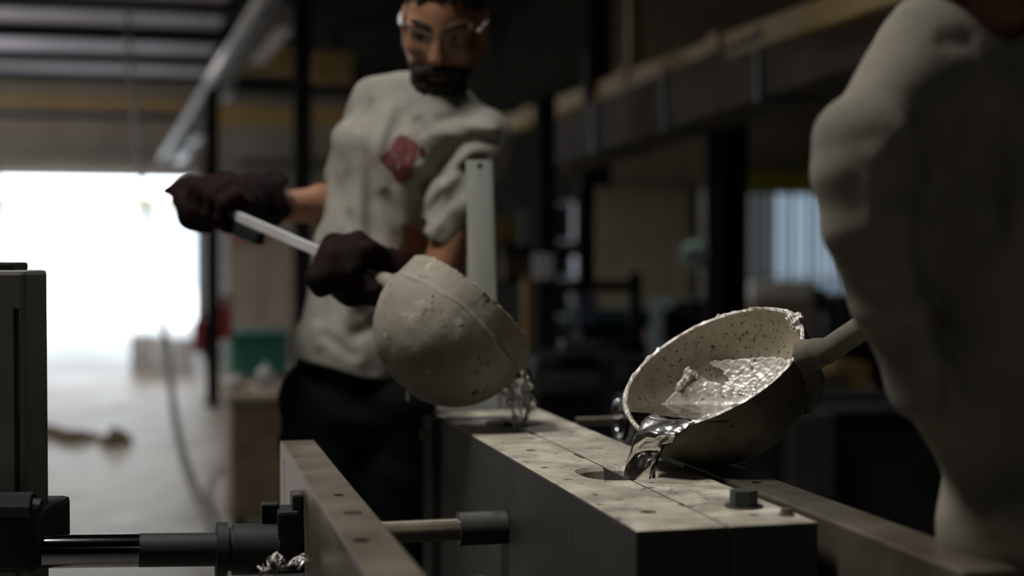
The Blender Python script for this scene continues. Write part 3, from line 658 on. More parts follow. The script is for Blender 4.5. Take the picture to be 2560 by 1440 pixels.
# broken chips along the parting line
for (y, l, wd) in ((2.03, .07, .007), (2.30, .035, .010), (1.60, .03, .005)):
    cut.append(MB().prism([(XM - wd * .9, y - l / 2, ZT - .012), (XM + wd * .2, y - l / 2, ZT - .012), (XM + wd * .5, y + l * .2, ZT - .012), (XM + .001, y + l / 2, ZT - .012), (XM - wd, y + l * .1, ZT - .012)], (0, 0, 1), .02).build('cutter', MT['mold']))
mold = thing('casting_mould', 'long split iron casting mould with two pouring cups filled by the ladles', 'mould', (XM, (Y0 + Y1) / 2, .55))
ha = MB().box((X0, Y0, .55), (XM - .0007, Y1, ZT), .003).build('mould_half', MT['mold'], mold)
hb = MB().box((XM + .0007, Y0, .55), (X1, Y1, ZT), .003).build('mould_half', MT['mold'], mold)
bpy.context.view_layer.update()
cut_by(ha, cut); cut_by(hb, cut); drop(cut)
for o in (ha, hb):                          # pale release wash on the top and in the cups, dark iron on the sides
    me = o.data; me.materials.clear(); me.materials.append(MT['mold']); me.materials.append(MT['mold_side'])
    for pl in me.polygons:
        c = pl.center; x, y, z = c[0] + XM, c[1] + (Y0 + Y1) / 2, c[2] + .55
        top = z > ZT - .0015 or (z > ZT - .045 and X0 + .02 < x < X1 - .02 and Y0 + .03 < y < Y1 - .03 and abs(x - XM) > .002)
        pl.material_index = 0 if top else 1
MB().box((XM - .0012, Y0 + .01, .56), (XM + .0012, Y1 - .01, ZT - .0015)).build('parting_line', MT['seam'], mold)
# side plates, bolts
MB().box((X0 - .016, 2.58, .60), (X0, 2.668, ZT - .004), .002).build('side_plate', MT['dark'], mold)
def hexbolt(c, ax, r, h, parent, mt=MT['dark']):
    c = np.array(c, float); ax = np.array(ax, float); b = MB().cyl(c, c + ax * h, r, r * .96, n=6).build('bolt', mt, parent)
    MB().cyl(c - ax * .001, c + ax * .002, r * 1.35, n=16).build('washer', mt, b); return b
hexbolt((X0 - .016, 2.62, .915), (-1, 0, 0), .011, .012, mold, MT['steel'])
hexbolt((X0, 1.74, .80), (-1, 0, 0), .016, .022, mold); hexbolt((X0, 1.55, .86), (-1, 0, 0), .010, .006, mold)
hexbolt((.668, 1.565, ZT), (0, 0, 1), .017, .020, mold)
hexbolt((.693, 1.50, ZT), (0, 0, 1), .007, .008, mold, MT['steel'])
# splash blob of metal at the far cup
o = MB().tube([(.555, 2.50, ZT - .001 + .0005 * k) for k in range(5)], [.018, .017, .014, .009, .003], 16).build('metal_splash', MT['flash'], smooth=True); tag(o, 'small bright metal splash on the mould top beside the far cup', 'splash')
for i, (cy, rx, ry) in enumerate(((1.85, .042, .050), (2.45, .038, .046))):
    n = 32; V = [(XM + rx * math.cos(6.2832 * k / n), cy + ry * math.sin(6.2832 * k / n), ZT - .032) for k in range(n)] + [(XM, cy, ZT - .030)]
    o = MB().add(V + [(a, b, c - .005) for a, b, c in V[:n]], [(k, (k + 1) % n, n) for k in range(n)] + [(k, n + 1 + k, n + 1 + (k + 1) % n, (k + 1) % n) for k in range(n)] + [tuple(n + 1 + k for k in range(n))[::-1]]).build('metal_pool', MT['melt'], smooth=False)
    tag(o, ['molten metal pool in the near pouring cup', 'molten metal pool in the far pouring cup'][i], 'metal', 'metal in the pouring cups')
# clamp bars
def clampbar(x0, x1, y0, y1, zb, holes, slots, label):
    t = thing('clamp_bar', label, 'bar', ((x0 + x1) / 2, (y0 + y1) / 2, zb), 'steel bars flanking the mould')
    b = MB().box((x0, y0, zb), (x1, y1, ZT), .0035).build('bar_body', MT['steel'], t)
    cs = [MB().cyl((x, y, ZT - .12), (x, y, ZT + .01), r, n=24).build('cutter', MT['steel']) for x, y, r in holes]
    cs += [MB().box((x0 - .01, y, zb - .01), (x0 + .004, y + w_, z)).build('cutter', MT['steel']) for y, w_, z in slots]
    if cs: cut_by(b, cs); drop(cs)
    return t
lb = clampbar(.183, .238, 1.12, 2.305, .70, [(.212, 1.761, .0068), (.213, 1.636, .004), (.193 + .008, 1.474, .0095)], [(1.86, .006, .925), (2.22, .008, .935), (1.50, .004, .90)],
              'steel bar with three drilled holes along the left of the mould')
MB().cyl((.213, 1.636, ZT), (.213, 1.636, ZT + .0006), .0115, n=24).build('drill_mark', MT['seam'], lb)
clampbar(.729, .793, 1.19, 1.93, .72, [(.757, 1.729, .0085)], [], 'steel bar with one drilled hole along the right of the mould')
MB_ = MB()
t = thing('tie_rod', 'steel rod joining the left bar to the mould', 'rod', (.36, 2.06, .86))
MB().cyl((.236, 2.06, .845), (.50, 2.06, .845), .0165, n=24).build('rod', MT['steel'], t, 'auto')
MB().cyl((.425, 2.06, .845), (.4965, 2.06, .845), .025, n=24).build('collar', MT['dark'], t, 'auto')
MB().cyl((.238, 2.06, .845), (.247, 2.06, .845), .028, n=6).build('nut', MT['dark'], t)
t = thing('support_pin', 'thin upright pin under the rod beside the mould', 'pin', (.44, 2.0, .55)); MB().cyl((.44, 1.98, .55), (.44, 1.98, .79), .012).build('pin', MT['dark'], t, 'auto'); MB().cyl((.44, 1.98, .55), (.44, 1.98, .575), .022, n=6).build('nut', MT['dark'], t)
# machine bed
t = thing('machine_bed', 'dark steel machine bed carrying the mould and bars', 'machine', (.48, 1.8, 0))
MB().box((.10, 1.12, .46), (.80, 2.72, .55), .008).build('table_plate', MT['black'], t)
MB().box((.16, 1.2, .06), (.74, 2.65, .46), .01).build('pedestal', MT['black'], t); MB().box((.10, 1.12, 0), (.78, 2.72, .06), .01).build('foot_plate', MT['black'], t)
for x0, x1 in ((.185, .236), (.731, .79)):
    for y in (1.22, 1.5, 1.86): MB().box((x0 + .004, y, .55), (x1 - .004, y + .05, .72 if x0 > .5 else .70), .003).build('riser', MT['black'], t)
# hydraulic cylinder + post on the left
pr = P(745, 1371, 1.93); pl = P(60, 1379, 1.84); ax = (pl - pr) / np.linalg.norm(pl - pr)
def along(px): return pr + (pl - pr) * (745 - px) / (745 - 60)
t = thing('hydraulic_cylinder', 'black hydraulic cylinder with a polished rod pushing on the left bar', 'cylinder', along(610))
MB().cyl(along(80), along(545), .0218, n=32).build('piston_rod', MT['blackchrome'], t, 'auto')
MB().cyl(along(340), along(540), .0222, n=32).build('rod_sleeve', MT['black'], t, 'auto')
MB().cyl(along(533), along(562), .036, n=32).build('flange', MT['black'], t, 'auto'); MB().cyl(along(575), along(692), .034, n=32).build('barrel', MT['black'], t, 'auto'); MB().cyl(along(562), along(575), .029, n=32).build('neck', MT['black'], t, 'auto')
MB().box(along(716) - [.014, .03, .055], along(716) + [.014, .03, .055], .004).build('end_block', MT['black'], t)
c = P(675, 1286, 1.93); MB().box(c - [.012, .012, .018], c + [.012, .012, .016], .003).build('square_nut', MT['black'], t); MB().cyl(c - [0, 0, .05], c - [0, 0, .015], .007, n=10).build('stud', MT['dark'], t)
ed = along(735); MB().box((ed[0] - .004, ed[1] - .02, .62), (.183, ed[1] + .02, .93), .003).build('bracket', MT['dark'], t)
t = thing('machine_post', 'black upright machine post with a slot at the left edge', 'post', P(-20, 1400, 1.84) * [1, 1, 0])
c = P(0, 640, 1.84)
def pbox(px0, px1, py0, py1, d0, d1, bevel=.004):
    V = MB(); a = P(px0, py0, d0); hw = (px1 - px0) * d0 / FPX; z1 = P(px0, py0, d0)[2]; z0 = P(px0, py1, d0)[2]
    V.box((0, 0, z0), (hw, d1 - d0, z1), bevel); o = a * [1, 1, 0]
    V.v = [tuple(o + BASE @ np.array(q)) for q in V.v]; return V
po = pbox(-90, 62, 676, 1440, 1.82, 1.91, .006); 
for i, v in enumerate(po.v):
    if v[2] < 1.0: po.v[i] = (v[0], v[1], 0.0)
pb = po.build('upright', MT['greypaint'], t)
sc_ = pbox(25, 41, 772, 1500, 1.81, 1.835, .0); sc_ = sc_.build('cutter', MT['dark']); bpy.context.view_layer.update(); cut_by(pb, [sc_]); drop([sc_])
pbox(-90, 32, 656, 678, 1.83, 1.89, .004).build('cap', MT['black'], t)
pbox(-90, 80, 1290, 1436, 1.79, 1.95, .008).build('rod_clamp', MT['black'], t)
c = P(60, 1262, 1.80); MB().cyl(c - BASE @ np.array((.03, 0, 0)), c + BASE @ np.array((.012, 0, 0)), .017, n=6).build('lug_nut', MT['black'], t); MB().cyl(c, c + BASE @ np.array((.021, 0, -.004)), .011, n=12).build('stud', MT['black'], t)
# curl of swarf beside the bar
pts = []; rs_ = np.random.default_rng(4)
for q in range(130):
    v_ = q / 129; c = P(650 + 95 * v_ + 25 * math.sin(9 * v_), 1428 - 30 * abs(math.sin(5 * v_)), 1.74); pts.append(c + rs_.normal(size=3) * .004)
o = MB().tube(pts, [.0012 + .0012 * rs_.random() for i in range(130)], 5, flat=.4).build('metal_swarf', MT['flash'], smooth=True); tag(o, 'crumpled bright metal swarf at the foot of the hydraulic cylinder', 'swarf')
t = thing('swarf_ledge', 'black ledge below the hydraulic cylinder beside the left bar', 'ledge', (.1, 1.7, .55)); MB().box((.02, 1.665, .832), (.182, 1.80, .850), .003).build('plate', MT['black'], t); MB().box((.12, 1.67, .551), (.16, 1.73, .832), .003).build('support', MT['black'], t)
# galvanised post
d = 2.86; tp = P(1200, 402, d); bt = tp.copy(); q = P(1216, 1010, d); bt = tp + (q - tp) * (tp[2] / (tp[2] - q[2]))
t = thing('galvanised_post', 'upright galvanised square post in front of the worker', 'post', bt)
ux = BASE @ np.array((1, .0, 0)); uy = BASE @ np.array((0, 1, 0)); hw = .0285
m = MB(); sec = []
rr = .006
for cx, cy, a0 in ((1, 1, 0), (-1, 1, 90), (-1, -1, 180), (1, -1, 270)):
    for k in range(4):
        a = math.radians(a0 + 30 * k); sec.append(((hw - rr) * cx + rr * math.cos(a), (hw - rr) * cy + rr * math.sin(a)))
wall2 = [(x * .88, y * .88) for x, y in sec]; n = len(sec); V = []; F = []
for base, s in ((bt, sec), (tp, sec), (tp, wall2), (tp - [0, 0, .3], wall2)):
    V += [base + ux * x + uy * y for x, y in s]
for j in range(3):
    for k in range(n): F.append((j * n + k, j * n + (k + 1) % n, (j + 1) * n + (k + 1) % n, (j + 1) * n + k))
F += [tuple(range(n)), tuple(3 * n + k for k in range(n))]
m.add(V, F).build('tube', MT['galv'], t, 'auto')
for z in (.012, .35): 
    hc = tp - (tp - bt) / np.linalg.norm(tp - bt) * z - uy * hw; MB().cyl(hc - uy * .0006, hc + uy * .001, .0055, n=16).build('bolt_hole', MT['seam'], t)  # near-black disc stands in for the shade inside a bolt hole
MB().box(bt + [-.06, -.06, 0], bt + [.06, .06, .012], .002).build('base_plate', MT['dark'], t)

# ------------------------------------------------------------------ ladles
def noise3(p, f, seed):
    r = np.random.default_rng(seed); t = 0
    for i in range(6):
        k = r.normal(size=3); k = k / np.linalg.norm(k) * f * (1 + .6 * i); t = t + np.sin(p @ k + r.uniform(0, 6.28)) / (1 + .5 * i)
    return t / 2.5
def ladle_frame(n):
    n = n / np.linalg.norm(n); x = np.array((0, 0, -1.0)) + n * n[2]; x /= np.linalg.norm(x); return np.array([x, np.cross(n, x), n]).T
def bowl_grid(R, cyl_h, hemi, spout, nphi, ns, inset=0.0, seed=1, amp=.0015, ring=None, bulge=0.0):
    ph = np.linspace(0, 2 * np.pi, nphi, endpoint=False); G = np.zeros((ns, nphi, 3))
    Lc = cyl_h; Lh = (math.pi / 2) * (R + hemi) / 2
    for j in range(ns):
        s = j / (ns - 1) * (Lc + Lh)
        if s < Lc: r = R * (1 + bulge * s / max(Lc, 1e-6)); z = -s
        else:
            a = (s - Lc) / Lh * math.pi / 2; r = R * (1 + bulge) * math.cos(a) ** .92; z = -Lc - hemi * math.sin(a)
        dep = -z
        sp = spout * np.exp(-(np.angle(np.exp(1j * ph)) / .33) ** 2) * max(0, 1 - dep / .075) ** 1.4
        rr = np.full(nphi, r) + sp - inset * (1 if s < Lc else math.cos(min((s - Lc) / Lh, 1) * math.pi / 2))
        zz = z + (inset if s >= Lc else 0) * math.sin(max(0, min((s - Lc) / Lh, 1)) * math.pi / 2) - sp * .35
        rr = np.maximum(rr, 1e-4)
        G[j] = np.stack([rr * np.cos(ph), rr * np.sin(ph), np.full(nphi, z) * 0 + zz], 1)
    nz = noise3(G.reshape(-1, 3), 45, seed).reshape(ns, nphi) * amp
    rad = np.linalg.norm(G[:, :, :2], axis=2, keepdims=True); dirn = np.concatenate([G[:, :, :2] / np.maximum(rad, 1e-4) * np.minimum(rad / R, 1), (G[:, :, 2:] + Lc).clip(-9, 0) / hemi], 2)
    G = G + dirn * nz[:, :, None]
    if ring:
        sdist = np.abs(G[:, :, 2] + ring[0] + .006 * noise3(G.reshape(-1, 3), 25, 5).reshape(ns, nphi)); G = G + dirn * (ring[1] * np.exp(-(sdist / .0032) ** 2))[:, :, None]
        G = G + dirn * (np.where(-G[:, :, 2] < ring[0], .0, .0015))[:, :, None]
    return G
def grid_mesh(G):
    ns, nphi, _ = G.shape; V = G.reshape(-1, 3); F = [(j * nphi + k, j * nphi + (k + 1) % nphi, (j + 1) * nphi + (k + 1) % nphi, (j + 1) * nphi + k) for j in range(ns - 1) for k in range(nphi)]
    return V, F
def make_ladle(label, C, n, R, cyl_h, hemi, spout, mt, mt_in, ring, seed, bulge=0.0, th=.008):
    M = ladle_frame(np.array(n, float)); W = lambda V: C + np.asarray(V) @ M.T
    t = thing('pouring_ladle', label, 'ladle', C, 'coated pouring ladles')
    Go = bowl_grid(R, cyl_h, hemi, spout, 180, 110, 0, seed, .0013, ring, bulge); Gi = bowl_grid(R, cyl_h, hemi, spout, 180, 70, th, seed + 1, .0009, None, bulge)
    V, F = grid_mesh(Go); MB().add(W(V), F).build('bowl', mt, t, True, fix=False)
    V, F = grid_mesh(Gi); MB().add(W(V), [f[::-1] for f in F]).build('bowl_lining', mt_in, t, True, fix=False)
    # rim between the two skins, with ragged metal flash
    nphi = 180; rg = np.random.default_rng(seed); V = []; F = []
    jag = np.abs(noise3(Go[0] * 1.0, 170, seed + 7)) * .0028 + rg.random(nphi) ** 4 * .0035
    mid = (Go[0] + Gi[0]) / 2
    for ringp, dz in ((Go[0], 0), (Go[0] * .25 + mid * .75, 1), (Gi[0] * .3 + mid * .7, 1), (Gi[0] + [0, 0, -.004], 0)):
        q = ringp.copy(); q[:, 2] += dz * (.0006 + jag); V.append(q)
    rm = np.array(V); V2, F2 = grid_mesh(rm); MB().add(W(V2), [f[::-1] for f in F2]).build('rim_flash', MT['flash'] if mt is MT['coat_dark'] else mt, t, True, fix=True)
    return t, M, W, Gi
# --- right ladle (in focus)
CR = P(1779, 913, 2.01); nR = BASE @ np.array((-.463, -.331, .822))
RR = .140
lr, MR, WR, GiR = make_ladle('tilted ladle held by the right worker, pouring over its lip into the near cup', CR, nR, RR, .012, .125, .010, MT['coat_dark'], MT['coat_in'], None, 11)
# handle on the right side
Go_ = WR(bowl_grid(RR, .012, .125, .010, 180, 40, 0, 11, .0013)[4]); k_ = np.argmin([np.hypot(x - 1992, y - 905) for x, y in (toPx(p) for p in Go_)])
ha_ = Go_[k_]; dh = (ha_ - CAM) @ FW; hb_ = P(2155, 820, dh - .13); hdirR = (hb_ - ha_) / np.linalg.norm(hb_ - ha_)
hend = ha_ + hdirR * .66; h0 = ha_ + hdirR * .006
HN = [h0 + hdirR * s for s in np.linspace(0, np.linalg.norm(hend - h0), 12)]
MB().tube(HN, [.015, .0165] + [.0165] * 9 + [.013], 18).build('handle', MT['coat_dark'], lr, True)
# socket strap wrapping down the bowl side
fs = Field(CR - .22, CR + .22, .004); gd_ = WR(bowl_grid(RR, .012, .125, .010, 180, 110, 0, 11, .0013))
strap = [gd_[j, k_] for j in (3, 14, 26, 38, 50)]
fs.add(cap(strap[0], h0 + hdirR * .05, .020, .0185))
for p_, q_, r_ in zip(strap[:-1], strap[1:], (.020, .019, .017, .014)): fs.add(cap(p_, q_, r_, r_ - .002), .01)
fs.warp(.0008, 90, 3)
inn = bowl_grid(RR, .012, .125, .010, 60, 30, 0, 11, 0)
sl, X, Y, Z = fs.win(fs.lo, fs.lo + fs.h * fs.n)          # keep the strap outside the bowl
xl = (X - CR[0]) * MR[0, 0] + (Y - CR[1]) * MR[1, 0] + (Z - CR[2]) * MR[2, 0]; yl = (X - CR[0]) * MR[0, 1] + (Y - CR[1]) * MR[1, 1] + (Z - CR[2]) * MR[2, 1]; zl = (X - CR[0]) * MR[0, 2] + (Y - CR[1]) * MR[1, 2] + (Z - CR[2]) * MR[2, 2]
rin = np.sqrt(xl ** 2 + yl ** 2); bowl_d = np.where(zl > -.012, rin - RR, (np.sqrt((rin / RR) ** 2 + ((zl + .012) / .125) ** 2) - 1) * .125)
fs.v = np.maximum(fs.v, (-.001 - bowl_d).astype(np.float32)); fs.build('handle_socket', MT['coat_dark'], lr)
# lump of metal at the rim corner
rimw = WR(GiR[0]); rp = np.array([toPx(p) for p in rimw]); cc = rimw[np.argmin(np.hypot(rp[:, 0] - 1998, rp[:, 1] - 798))]; f = Field(cc - .05, cc + .05, .0018); r5 = np.random.default_rng(5)
rimw = WR(GiR[0]); rp = np.array([toPx(p) for p in rimw])
for k in range(26):
    sel = np.argmin(np.hypot(rp[:, 0] - (1975 + r5.random() * 42), rp[:, 1] - (785 + r5.random() * 26))); f.add(ell(rimw[sel] + r5.normal(size=3) * .0035, (.0045 + r5.random() * .003,) * 3), .003)
f.warp(.0012, 500, 2).build('rim_lump', MT['flash'], lr)
# melt pool: horizontal sheet inside the tilted bowl
def inside_r(zl, R, cyl_h, hemi, th):
    dpt = -zl
    if dpt < 0: return -1
    if dpt < cyl_h: return R - th
    s = (dpt - cyl_h) / (hemi - th)
    return (R - th) * math.sqrt(max(0, 1 - s * s)) if s < 1 else -1
low = WR(GiR[0])[np.argmin(WR(GiR[0])[:, 2])]; ZL = low[2] + .018
c0 = CR - nR * .055 / np.linalg.norm(nR); c0 = np.array((c0[0], c0[1], ZL)); c0 = c0 + (low - c0) * [.55, .55, 0]
n = 90; ring = []
for k in range(n):
    a = 6.28319 * k / n; dr = np.array((math.cos(a), math.sin(a), 0)); s = 0
    while s < .3:
        q = (c0 + dr * (s + .0015) - CR) @ MR
        if q[0] > .08 and abs(q[1]) < .046 and math.hypot(q[0], q[1]) > RR - .026: break
        if q[2] > (.018 if q[0] > .105 else .0005) or math.hypot(q[0], q[1]) > inside_r(q[2], RR, .012, .125, .0065) + (.012 if q[0] > .09 else 0): break
        s += .0015
    ring.append(c0 + dr * s)
V = [c0]; F = []; rg = np.random.default_rng(3)
for j in range(1, 13):
    for k in range(n): V.append(c0 + (ring[k] - c0) * j / 12 + np.array((0, 0, .0006 * math.sin(9 * k * j / n + j))))
for k in range(n): F.append((0, 1 + k, 1 + (k + 1) % n))
for j in range(11):
    for k in range(n): F.append((1 + j * n + k, 1 + (j + 1) * n + k, 1 + (j + 1) * n + (k + 1) % n, 1 + j * n + (k + 1) % n))
o = MB().add(V, F).build('molten_metal', MT['melt'], smooth=True); tag(o, 'brown mirror-like molten metal pooled in the right ladle', 'metal')
# dross skin on the lining
def zpoly(L, x0, y0, s): return np.array([(x0 + x / s, y0 + y / s) for x, y in L])
def inpoly(px, py, poly):
    r = np.zeros(px.shape, bool); j = len(poly) - 1
    for i in range(len(poly)):
        xi, yi = poly[i]; xj, yj = poly[j]
        r ^= ((yi > py) != (yj > py)) & (px < (xj - xi) * (py - yi) / (yj - yi + 1e-12) + xi); j = i
    return r
A_ = zpoly([(300, 830), (420, 790), (480, 770), (540, 690), (600, 690), (650, 640), (700, 620), (720, 580), (790, 620), (840, 630), (910, 625), (915, 600), (870, 575), (870, 545), (765, 500), (790, 478), (900, 470), (1100, 460), (1270, 462), (1330, 490), (1440, 620), (1200, 860), (900, 960), (700, 960), (320, 960)], 1480, 720, 2.667)
B_ = zpoly([(540, 690), (555, 640), (600, 590), (610, 540), (640, 525), (690, 560), (710, 600), (690, 622), (655, 575), (640, 610), (600, 660), (560, 690)], 1480, 720, 2.667)
Gd = bowl_grid(RR, .012, .125, .010, 420, 210, .008, 12, .0)
Wd = WR(Gd.reshape(-1, 3)); q = Wd - CAM; dd = q @ FW; px = 1280 + FPX * (q @ RT) / dd; py = 720 - FPX * (q @ UP) / dd
jx = noise3(Gd.reshape(-1, 3), 260, 21) * 4; jy = noise3(Gd.reshape(-1, 3), 240, 22) * 4
ctr = CR - nR * .02; toward = ctr - Wd; toward /= np.linalg.norm(toward, axis=1, keepdims=True)
facing = ((toward * (CAM - Wd)).sum(1) > 0).reshape(210, 420)
for nm, poly, base, amp in (('dross_skin', A_, .0030, .0042), ('dross_flap', B_, .0050, .005)):
    ms = inpoly(px + jx, py + jy, poly).reshape(210, 420) & facing
    lump = np.abs(noise3(Gd.reshape(-1, 3), 130, 31)) ** 1.2 + .6 * np.abs(noise3(Gd.reshape(-1, 3), 330, 32))
    if nm == 'dross_skin':                 # wrinkled ridge where the skin folds
        fd = np.exp(-((px - 1830) / 45) ** 2 - ((py - 990) / 22) ** 2) ; lump = lump + fd * (1.6 + 1.2 * noise3(Gd.reshape(-1, 3), 420, 33))
    ramp = np.clip((Wd[:, 2] - ZL - .002) / .022, 0, 1)[:, None]; Wl = Wd + toward * (.0008 + ramp * (base + amp * lump[:, None])); ids = -np.ones(210 * 420, int); used = []; F = []
    fl = ms.reshape(-1); V = []
    for j in range(209):
        for k in range(420):
            k2 = (k + 1) % 420; c4 = (j * 420 + k, j * 420 + k2, (j + 1) * 420 + k2, (j + 1) * 420 + k)
            if fl[c4[0]] and fl[c4[1]] and fl[c4[2]] and fl[c4[3]]: F.append(c4[::-1])
    us = np.unique(np.array(F)); mp_ = -np.ones(210 * 420, int); mp_[us] = np.arange(len(us)); Fn = [tuple(mp_[i] for i in f_) for f_ in F]
    from collections import Counter
    ec = Counter()
    for f_ in Fn:
        for i in range(4): ec[(f_[i], f_[(i + 1) % 4])] += 1
    V = list(Wl[us]); nb = {}; Vb = []
    for (a, b) in list(ec):
        if (b, a) not in ec:
            for x in (a, b):
                if x not in nb: nb[x] = len(us) + len(Vb); Vb.append(Wd[us[x]] - toward[us[x]] * .0005)
            Fn.append((b, a, nb[a], nb[b]))
    MB().add(V + Vb, Fn).build(nm, MT['dross'], lr, True, fix=False)
# stream over the lip
def sheet(name, rows, thick, mt, label, seed=0, amp=.0016, nseg=22, sub=6):
    rows = [(np.array(a), np.array(b), t_) for a, b, t_ in rows]; full = []
    for i in range(len(rows) - 1):
        for s in np.linspace(0, 1, sub, endpoint=(i == len(rows) - 2)):
            def cr(k):
                g = lambda j: rows[min(max(j, 0), len(rows) - 1)][k]
                p0, p1, p2, p3 = g(i - 1), g(i), g(i + 1), g(i + 2)
                return .5 * (2 * p1 + (p2 - p0) * s + (2 * p0 - 5 * p1 + 4 * p2 - p3) * s * s + (3 * p1 - p0 - 3 * p2 + p3) * s ** 3)
            full.append((cr(0), cr(1), cr(2)))
    V = []; F = []
    for i, (a, b, th) in enumerate(full):
        mid = (a + b) / 2; hv = (b - a) / 2; t_ = full[min(i + 1, len(full) - 1)][0] - full[max(i - 1, 0)][0]
        nn = np.cross(hv, t_); nn /= max(np.linalg.norm(nn), 1e-9)
        for k in range(nseg):
            an = 6.28319 * k / nseg; ca = math.cos(an); sa = math.sin(an)
            V.append(mid + hv * ca + nn * th * (sa + .35 * math.sin(3 * an + i * .25 + seed) + .25 * math.sin(5 * ca * 2 + i * .4)))
    V = np.array(V); nv = np.stack([noise3(V, 120, seed + 1), noise3(V, 120, seed + 2), noise3(V, 120, seed + 3)], 1) * amp; V = V + nv
    for i in range(len(full) - 1):
        for k in range(nseg): F.append((i * nseg + k, i * nseg + (k + 1) % nseg, (i + 1) * nseg + (k + 1) % nseg, (i + 1) * nseg + k))
    F += [tuple(range(nseg)), tuple((len(full) - 1) * nseg + k for k in range(nseg))]
    o = MB().add(V, F).build(name, mt, smooth=True); return tag(o, label, 'metal', 'streams of molten metal')
lpx, lpy = toPx(low); ld = (low - CAM) @ FW
Gout = WR(bowl_grid(RR, .012, .125, .010, 360, 30, 0, 11, 0)[0]); gp = np.array([toPx(p) for p in Gout])
pL = Gout[np.argmin(np.hypot(gp[:, 0] - 1608, gp[:, 1] - 1062))]; pR = Gout[np.argmin(np.hypot(gp[:, 0] - 1738, gp[:, 1] - 1062))]
nRu = nR / np.linalg.norm(nR); inw = CR - (pL + pR) / 2; inw[2] = 0; inw /= np.linalg.norm(inw)
zf = lambda p, z: np.array((p[0], p[1], z))
dl = (pL - CAM) @ FW; dr = (pR - CAM) @ FW; dm = min(dl, dr)
sheet('metal_stream', [(zf(pL + inw * .045, ZL - .0012), zf(pR + inw * .045, ZL - .0012), .0006), (zf(pL + inw * .026, ZL - .001), zf(pR + inw * .026, ZL - .001), .0008), (zf(pL + inw * .012, ZL - .005), zf(pR + inw * .012, ZL - .004), .0015), (pL + nRu * .002, pR + nRu * .003, .0022), (P(1600, 1078, dl - .012), P(1708, 1076, dr - .008), .005), (P(1590, 1098, dl - .028), P(1682, 1092, dm - .018), .009), (P(1577, 1130, dl - .034), P(1660, 1120, dl - .034), .010),
                       (P(1566, 1160, dl - .036), P(1648, 1150, dl - .036), .010), (P(1558, 1190, dl - .037), P(1640, 1184, dl - .037), .010), (P(1556, 1228, dl - .037), P(1634, 1228, dl - .037), .010)], .01, MT['stream'],
      'shining stream of molten metal falling from the right ladle', 4, .0022)
# --- left ladle
CL = P(1176, 768, 2.475); nL = BASE @ np.array((.62, .30, .725))
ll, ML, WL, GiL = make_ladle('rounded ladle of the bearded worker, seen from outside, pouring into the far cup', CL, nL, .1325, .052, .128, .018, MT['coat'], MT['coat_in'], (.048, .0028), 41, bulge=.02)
la = P(1000, 716, 2.50); lb_ = P(500, 500, 2.86)
hv = (lb_ - la); hl = np.linalg.norm(hv); hv /= hl; hz = np.array((0, 0, 1.0)) - hv * hv[2]; hz /= np.linalg.norm(hz); hy = np.cross(hv, hz)
MB().prism([la + hz * a * .0085 + hy * b * .005 for a, b in ((-1, -1), (1, -1), (1, 1), (-1, 1))], hv, hl + .04).build('handle', MT['rail'], ll)
s0 = np.linalg.norm(P(662, 585, 2.745) - la); 
MB().prism([la + hv * (s0 - .0) - hz * .012 + hz * a * .011 - hz * .012 + hy * b * .010 for a, b in ((-1, -1), (1, -1), (1, 1), (-1, 1))], hv, .075).build('grip_block', MT['black'], ll)
f = Field(la - .1, la + .1, .003); f.add(cap(la - hv * .02, la + hv * .05, .016, .012)).add(ell(la - hv * .015, (.03, .03, .024)), .02).warp(.0008, 100, 4).build('handle_socket', MT['coat'], ll)
# drip under the left ladle
c = P(1020, 975, 2.41); o = MB().tube([c + np.array((.0004 * math.sin(3 * k), 0, -.0035 * k)) for k in range(7)], [.002, .0035, .003, .0038, .0034, .0022, .0006], 8).build('metal_drip', MT['flash'], smooth=True); tag(o, 'tiny bright metal drip under the rounded ladle', 'drip')
f = Field(P(1300, 1000, 2.515) - [.09, .09, .16], P(1300, 1000, 2.515) + [.09, .09, .13], .0022)
d2 = 2.52
for (a, b, ra, rb) in (((1302, 888, d2), (1288, 940, d2), .006, .014), ((1304, 895, d2), (1320, 960, d2), .006, .011), ((1288, 940, d2), (1262, 968, 2.50), .012, .006), ((1258, 966, 2.50), (1256, 975, 2.50), .0075, .0065), ((1260, 975, 2.50), (1276, 1008, 2.51), .005, .006), ((1274, 1006, 2.505), (1280, 1014, 2.505), .008, .006),
                       ((1276, 1008, 2.51), (1290, 1046, 2.51), .005, .005), ((1290, 1046, 2.51), (1294, 1090, 2.51), .0055, .006), ((1320, 960, d2), (1332, 1000, 2.515), .008, .0065), ((1332, 996, 2.51), (1324, 1020, 2.51), .008, .007), ((1324, 1020, 2.51), (1314, 1050, 2.51), .006, .005),
                       ((1314, 1050, 2.51), (1314, 1090, 2.51), .005, .0065), ((1292, 945, d2), (1302, 1000, 2.525), .012, .004), ((1302, 1004, 2.525), (1304, 1090, 2.52), .0035, .005), ((1332, 985, 2.525), (1337, 1030, 2.525), .004, .0025), ((1286, 1000, 2.515), (1300, 1030, 2.515), .004, .003)):
    f.add(cap(P(*a), P(*b), ra, rb), .003)
f.warp(.0009, 150, 9); o = f.build('metal_stream', MT['splash']); tag(o, 'splashing stream of molten metal below the rounded ladle', 'metal', 'streams of molten metal')

